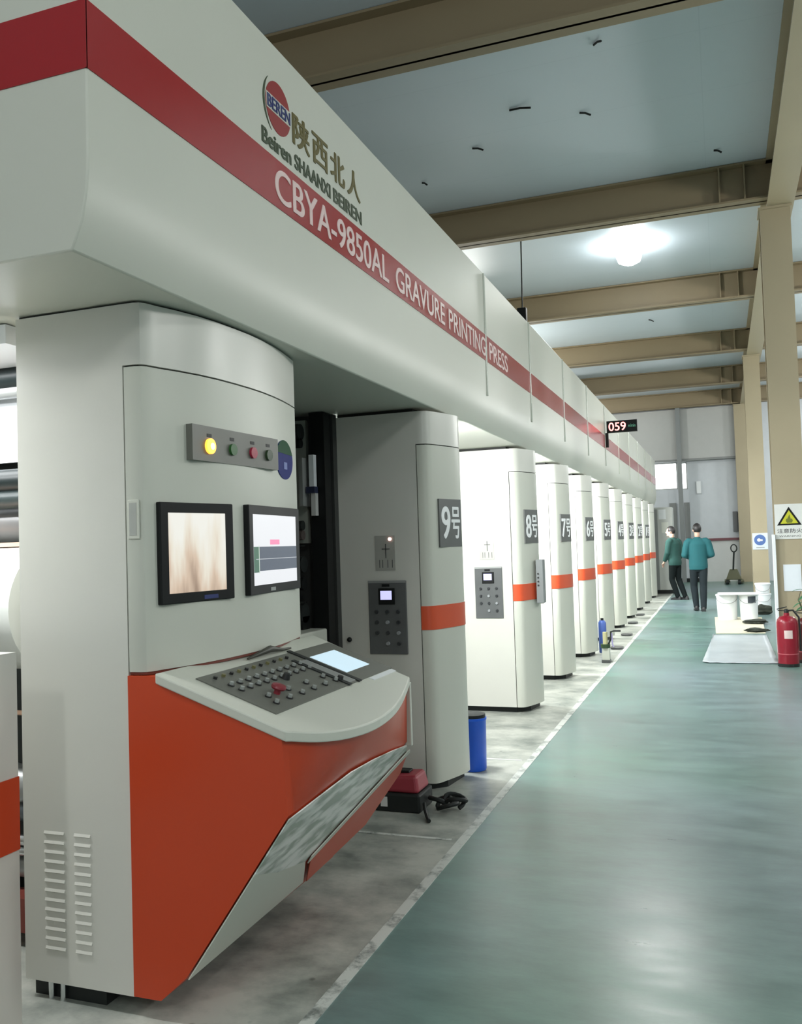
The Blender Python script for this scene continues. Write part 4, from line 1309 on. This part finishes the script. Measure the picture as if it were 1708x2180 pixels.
# ================================================================== PALLET JACK
pj = thing('pallet_jack', 'olive hand pallet jack parked before the end wall', 'pallet jack', (0.26, 28.7, 0))
MB().tube([(0.26, 28.55, 0.45), (0.28, 28.50, 0.75), (0.30, 28.45, 0.98)], 0.025, 10).build('handle_shaft', BLACKM, pj, smooth=True)
lp_ = [(0.30 + 0.085 * math.cos(a), 28.44, 1.10 + 0.11 * math.sin(a)) for a in [2 * PI * k / 20 - PI / 2 for k in range(21)]]
MB().tube(lp_, 0.018, 8).build('handle_loop', BLACKM, pj, smooth=True)
MB().loft([[(0.04, 28.6, 0.14), (0.50, 28.6, 0.14), (0.50, 28.9, 0.14), (0.04, 28.9, 0.14)], [(0.16, 28.6, 0.46), (0.38, 28.6, 0.46), (0.38, 28.8, 0.46), (0.16, 28.8, 0.46)]]).build('pump_housing', OLIVE, pj, bevel=0.02)
for x in (0.0, 0.40):
    MB().box((x, 28.8, 0.05), (x + 0.16, 29.95, 0.10)).build('fork', OLIVE, pj, bevel=0.01)
for x in (0.08, 0.42):
    MB().cyl((x - 0.04, 28.62, 0.075), (x + 0.04, 28.62, 0.075), 0.075, 18).build('wheel', BLACKM, pj, smooth=True)

# ================================================================== PEOPLE


def skin_mesh(name, verts, edges, root, m, parent, sub=1, voxel=None, extra=None):
    """verts: (x, y, z, rx, ry)"""
    bm = bmesh.new()
    vs = [bm.verts.new(v[:3]) for v in verts]
    for a, b in edges:
        bm.edges.new((vs[a], vs[b]))
    me = bpy.data.meshes.new(name)
    bm.to_mesh(me)
    bm.free()
    o = bpy.data.objects.new(name, me)
    C.objects.link(o)
    md = o.modifiers.new('skin', 'SKIN')
    md.use_smooth_shade = True
    sv = me.skin_vertices[0].data
    for i, v in enumerate(verts):
        sv[i].radius = (v[3], v[4])
        sv[i].use_root = (i == root)
    sb = o.modifiers.new('sub', 'SUBSURF')
    sb.levels = sub
    sb.render_levels = sub
    bpy.context.view_layer.update()
    res = bpy.data.meshes.new_from_object(o.evaluated_get(bpy.context.evaluated_depsgraph_get()))
    bpy.data.objects.remove(o, do_unlink=True)
    if extra:
        b2 = bmesh.new()
        b2.from_mesh(res)
        extra(b2)
        b2.to_mesh(res)
        b2.free()
    res.name = name
    o = bpy.data.objects.new(name, res)
    C.objects.link(o)
    if voxel:
        rm = o.modifiers.new('fuse', 'REMESH')
        rm.mode = 'VOXEL'
        rm.voxel_size = voxel
        ss = o.modifiers.new('soft', 'SMOOTH')
        ss.factor = 0.5
        ss.iterations = 3
        bpy.context.view_layer.update()
        r2 = bpy.data.meshes.new_from_object(o.evaluated_get(bpy.context.evaluated_depsgraph_get()))
        bpy.data.objects.remove(o, do_unlink=True)
        r2.name = name
        o = bpy.data.objects.new(name, r2)
        C.objects.link(o)
    o.data.materials.clear()
    o.data.materials.append(m)
    for p in o.data.polygons:
        p.use_smooth = True
    if parent:
        o.parent = parent
    return o


def fuse(name, mb, m, parent, voxel=0.011):
    """close shapes grown together into one smooth surface"""
    bmesh.ops.recalc_face_normals(mb.bm, faces=mb.bm.faces)
    me = bpy.data.meshes.new(name)
    mb.bm.to_mesh(me)
    mb.bm.free()
    o = bpy.data.objects.new(name, me)
    C.objects.link(o)
    rm = o.modifiers.new('fuse', 'REMESH')
    rm.mode = 'VOXEL'
    rm.voxel_size = voxel
    ss = o.modifiers.new('soft', 'SMOOTH')
    ss.factor = 0.5
    ss.iterations = 5
    bpy.context.view_layer.update()
    r2 = bpy.data.meshes.new_from_object(o.evaluated_get(bpy.context.evaluated_depsgraph_get()))
    bpy.data.objects.remove(o, do_unlink=True)
    r2.name = name
    r2.materials.clear()
    r2.materials.append(m)
    o = bpy.data.objects.new(name, r2)
    C.objects.link(o)
    for p in r2.polygons:
        p.use_smooth = True
    o.parent = parent
    return o


def person(label, loc, rz, J, jacket, trousers, headyaw=0.0):
    """J: joint positions in the person's own frame (facing +y)"""
    t = thing('person', label, 'person', loc)
    t.rotation_euler = (0, 0, rz)
    hc_ = Vector(J['head'])
    R = Matrix.Rotation(headyaw, 3, 'Z')
    # --- body: one skinned figure, head with nose, ears and chin fused in
    names = ['pelvis', 'waist', 'chest', 'neck', 'shl', 'ell', 'wrl', 'shr', 'elr', 'wrr', 'hipl', 'knl', 'anl', 'tol', 'hipr', 'knr', 'anr', 'tor']
    rad = dict(pelvis=.095, waist=.085, chest=.10, neck=.052, shl=.062, ell=.043, wrl=.029, shr=.062, elr=.043, wrr=.029, hipl=.066, knl=.050, anl=.034, tol=.024, hipr=.066, knr=.050, anr=.034, tor=.024)
    idx = {n: i for i, n in enumerate(names)}
    V = [(*J[n], rad[n] * (1.2 if n in ('pelvis', 'waist', 'chest') else 1), rad[n] * (0.8 if n in ('pelvis', 'waist', 'chest') else 1)) for n in names]
    E = [('pelvis', 'waist'), ('waist', 'chest'), ('chest', 'neck'), ('chest', 'shl'), ('shl', 'ell'), ('ell', 'wrl'), ('chest', 'shr'), ('shr', 'elr'), ('elr', 'wrr'), ('pelvis', 'hipl'), ('hipl', 'knl'), ('knl', 'anl'), ('anl', 'tol'), ('pelvis', 'hipr'), ('hipr', 'knr'), ('knr', 'anr'), ('anr', 'tor')]
    for a_, t_ in (('anl', 'tol'), ('anr', 'tor')):
        d_ = Vector(J[t_]) - Vector(J[a_])
        q_ = Vector(J[a_]) + d_ * 0.30
        V[idx[t_]] = (q_.x, q_.y, max(0.045, J[a_][2] - 0.03), .018, .018)
    E = [(idx[a], idx[b]) for a, b in E]
    # hands: palm plus five fingers on each wrist
    for s, wn, en in ((-1, 'wrl', 'ell'), (1, 'wrr', 'elr')):
        wv = Vector(J[wn])
        d = (wv - Vector(J[en])).normalized()
        sd = d.cross(Vector((0, 0, 1)))
        sd = sd.normalized() if sd.length > 0.2 else Vector((0, 1, 0))
        nn = sd.cross(d)
        palm = wv + d * 0.06
        V.append((*palm, .030, .022))
        pi = len(V) - 1
        E.append((idx[wn], pi))
        for k, (off, L) in enumerate(((-.028, .062), (-.010, .074), (.010, .070), (.028, .055))):
            a = palm + d * 0.035 + sd * off
            b = a + d * L * 0.55 - nn * 0.006
            c = b + d * L * 0.40 - nn * 0.022
            for q, r in ((a, .0095), (b, .0085), (c, .0070)):
                V.append((*q, r, r))
            E += [(pi, len(V) - 3), (len(V) - 3, len(V) - 2), (len(V) - 2, len(V) - 1)]
        th0 = palm + sd * (-.035)
        th1 = th0 - sd * 0.022 + d * 0.035
        for q, r in ((th0, .0105), (th1, .0085)):
            V.append((*q, r, r))
        E += [(pi, len(V) - 2), (len(V) - 2, len(V) - 1)]

    def head(bm):
        def add(c, r, sc):
            Mx = Matrix.Translation(hc_) @ R.to_4x4() @ Matrix.Translation(c) @ Matrix.Diagonal((*sc, 1))
            bmesh.ops.create_uvsphere(bm, u_segments=20, v_segments=14, radius=r, matrix=Mx)
        add((0, 0.0, 0.02), 0.098, (0.80, 0.98, 1.08))
        add((0, 0.022, -0.055), 0.066, (0.84, 0.92, 0.95))     # jaw
        add((0, 0.106, -0.018), 0.018, (0.75, 1.0, 1.3))        # nose
        add((0, 0.088, -0.058), 0.018, (1.3, 0.6, 0.5))         # mouth
        add((0, 0.080, -0.092), 0.022, (1.1, 0.9, 0.8))         # chin
        for s in (-1, 1):
            add((s * 0.080, -0.008, -0.008), 0.024, (0.45, 0.8, 1.25))   # ears
            add((s * 0.032, 0.086, 0.012), 0.014, (1.2, 0.5, 0.7))       # eyes
        nk = Vector(J['neck'])
        mid = (nk + hc_) / 2
        bmesh.ops.create_uvsphere(bm, u_segments=14, v_segments=10, radius=0.058, matrix=Matrix.Translation(mid + Vector((0, -0.005, -0.02))) @ Matrix.Diagonal((0.95, 1, 1.6, 1)))

    skin_mesh('body', V, E, 0, SKIN, t, 1, 0.011, head)
    # --- jacket: torso and sleeves fused into one cloth surface
    pv, wa, ch, nk0 = (Vector(J[n]) for n in ('pelvis', 'waist', 'chest', 'neck'))

    def ring(c, rx, ry, n=28):
        return [(c.x + rx * math.cos(2 * PI * k / n), c.y + ry * math.sin(2 * PI * k / n), c.z) for k in range(n)]
    jb = MB()
    up = Vector((0, 0, 1))
    jb.loft([ring(pv - up * 0.13, .178, .122), ring(pv - up * 0.05, .186, .132), ring(wa - up * 0.02, .180, .124), ring(ch - up * 0.07, .192, .130), ring(ch + up * 0.04, .198, .128), ring(ch.lerp(nk0, 0.62), .176, .108), ring(ch.lerp(nk0, 0.86), .112, .084), ring(nk0 - up * 0.005, .066, .066)])
    for sh, el, wr in (('shl', 'ell', 'wrl'), ('shr', 'elr', 'wrr')):
        a, b, c = Vector(J[sh]), Vector(J[el]), Vector(J[wr])
        inn = a.lerp(ch + up * 0.08, 0.4)
        jb.tube([inn, a.lerp(inn, 0.3) - up * 0.004, a.lerp(b, 0.12), a.lerp(b, 0.5) + (a.lerp(b, 0.5) - wa).normalized() * 0.006, a.lerp(b, 0.9), b.lerp(c, 0.12), b.lerp(c, 0.55), b.lerp(c, 0.97)], [.070, .076, .078, .070, .066, .064, .056, .047], 16)
        jb.ball(b, .066, seg=16, rg=10)
    fuse('jacket', jb, jacket, t)
    # collar
    nk = Vector(J['neck'])
    cl = MB()
    cl.lathe([(0.075, -0.045), (0.066, 0.0), (0.062, 0.016), (0.058, 0.0), (0.060, -0.04)], tuple(nk))
    c_ = cl.build('collar', jacket, None, smooth=True)
    c_.parent = t
    # --- trousers: seat and legs fused
    tb = MB()
    tb.loft([ring(pv + up * 0.08, .150, .104), ring(pv, .160, .114), ring(pv - up * 0.07, .166, .118), ring(pv - up * 0.13, .158, .108), ring(pv - up * 0.17, .120, .085)])
    for h, k, n in (('hipl', 'knl', 'anl'), ('hipr', 'knr', 'anr')):
        a, b, c = Vector(J[h]), Vector(J[k]), Vector(J[n]) - up * 0.035
        tb.tube([a - up * 0.02, a.lerp(b, 0.3), a.lerp(b, 0.7), b, b.lerp(c, 0.3), b.lerp(c, 0.7), c], [.092, .090, .078, .072, .070, .062, .056], 16)
    fuse('trousers', tb, trousers, t)
    # --- shoes
    for a, b in (('anl', 'tol'), ('anr', 'tor')):
        A, B = Vector(J[a]), Vector(J[b])
        d = Vector((B.x - A.x, B.y - A.y, 0)).normalized()
        sdv = Vector((-d.y, d.x, 0))
        lift = min(A.z - 0.085, B.z - 0.035)
        mbx = MB()
        rg = []
        for u, wd_, hh in ((-0.075, 0.028, 0.055), (-0.06, 0.040, 0.085), (0.0, 0.043, 0.095), (0.07, 0.046, 0.070), (0.15, 0.047, 0.052), (0.195, 0.034, 0.036), (0.21, 0.014, 0.022)):
            zc = A.z - 0.085 + (B.z - 0.035 - A.z + 0.085) * max(0, u) / 0.17
            c = Vector((A.x, A.y, 0)) + d * u
            rg.append([tuple(c - sdv * wd_ + Vector((0, 0, zc))), tuple(c + sdv * wd_ + Vector((0, 0, zc))), tuple(c + sdv * wd_ * 0.95 + Vector((0, 0, zc + hh * 0.55))), tuple(c + sdv * wd_ * 0.5 + Vector((0, 0, zc + hh))), tuple(c - sdv * wd_ * 0.5 + Vector((0, 0, zc + hh))), tuple(c - sdv * wd_ * 0.95 + Vector((0, 0, zc + hh * 0.55)))])
        mbx.loft(rg)
        so_ = mbx.build('shoe', SHOE, None, smooth=True)
        so_.parent = t
    # --- hair: cap over the back and top of the head
    hb_ = bmesh.new()
    bmesh.ops.create_uvsphere(hb_, u_segments=28, v_segments=18, radius=0.108, matrix=Matrix.Translation((0, -0.006, 0.026)) @ Matrix.Diagonal((0.80, 0.98, 1.06, 1)))
    kill = [v for v in hb_.verts if (v.co.y > 0.055 and v.co.z < 0.075) or (v.co.y > -0.03 and v.co.z < 0.005) or v.co.z < -0.055]
    bmesh.ops.delete(hb_, geom=kill, context='VERTS')
    for v in hb_.verts:
        v.co = R @ v.co + hc_
    hm = bpy.data.meshes.new('hair')
    hb_.to_mesh(hm)
    hb_.free()
    hm.materials.append(HAIR)
    ho = bpy.data.objects.new('hair', hm)
    C.objects.link(ho)
    sl = ho.modifiers.new('thick', 'SOLIDIFY')
    sl.thickness = 0.016
    for p in hm.polygons:
        p.use_smooth = True
    ho.parent = t
    return t


# walking away from the camera, hands held together in front
JR = dict(pelvis=(0, 0, .95), waist=(0, 0, 1.08), chest=(0, .01, 1.30), neck=(0, .02, 1.475), head=(0.005, .05, 1.635), shl=(-.185, 0, 1.41), ell=(-.262, -.03, 1.13), wrl=(-.15, .20, 1.07), shr=(.185, 0, 1.41), elr=(.262, -.03, 1.13), wrr=(.15, .20, 1.07), hipl=(-.088, 0, .90), knl=(-.10, .04, .49), anl=(-.10, -.03, .085), tol=(-.11, .14, .035), hipr=(.088, 0, .90), knr=(.085, .09, .50), anr=(.06, .14, .10), tor=(.07, .31, .045))
JR['anl'] = (-.075, -.10, .10)
JR['tol'] = (-.08, .07, .035)
JR['anr'] = (.045, -.28, .085)
JR['tor'] = (.05, -.11, .035)
JR['knr'] = (.075, -.07, .49)
person('person in a loose teal jacket and dark grey trousers walking away down the aisle', (-0.49, 18.95, 0), 0.10, JR, TEAL, TROUS, 0.05)
# standing at the end cabinet, face turned left, weight on the rear leg
JL = dict(pelvis=(0, 0, .95), waist=(.0, .02, 1.08), chest=(.01, .03, 1.30), neck=(.01, .06, 1.475), head=(.01, .10, 1.63), shl=(-.17, .02, 1.41), ell=(-.22, .04, 1.13), wrl=(-.19, .16, .92), shr=(.17, .02, 1.41), elr=(.21, -.05, 1.13), wrr=(.17, .06, .90), hipl=(-.085, 0, .90), knl=(-.08, .05, .49), anl=(-.06, -.10, .085), tol=(-.07, .08, .035), hipr=(.085, 0, .90), knr=(.075, -.02, .50), anr=(.06, -.22, .085), tor=(.07, -.05, .035))
person('person in a dark green jacket and black trousers facing left by the end cabinet', (-1.10, 22.15, 0), 0.95, JL, GREENC, TROUSB, 0.45)
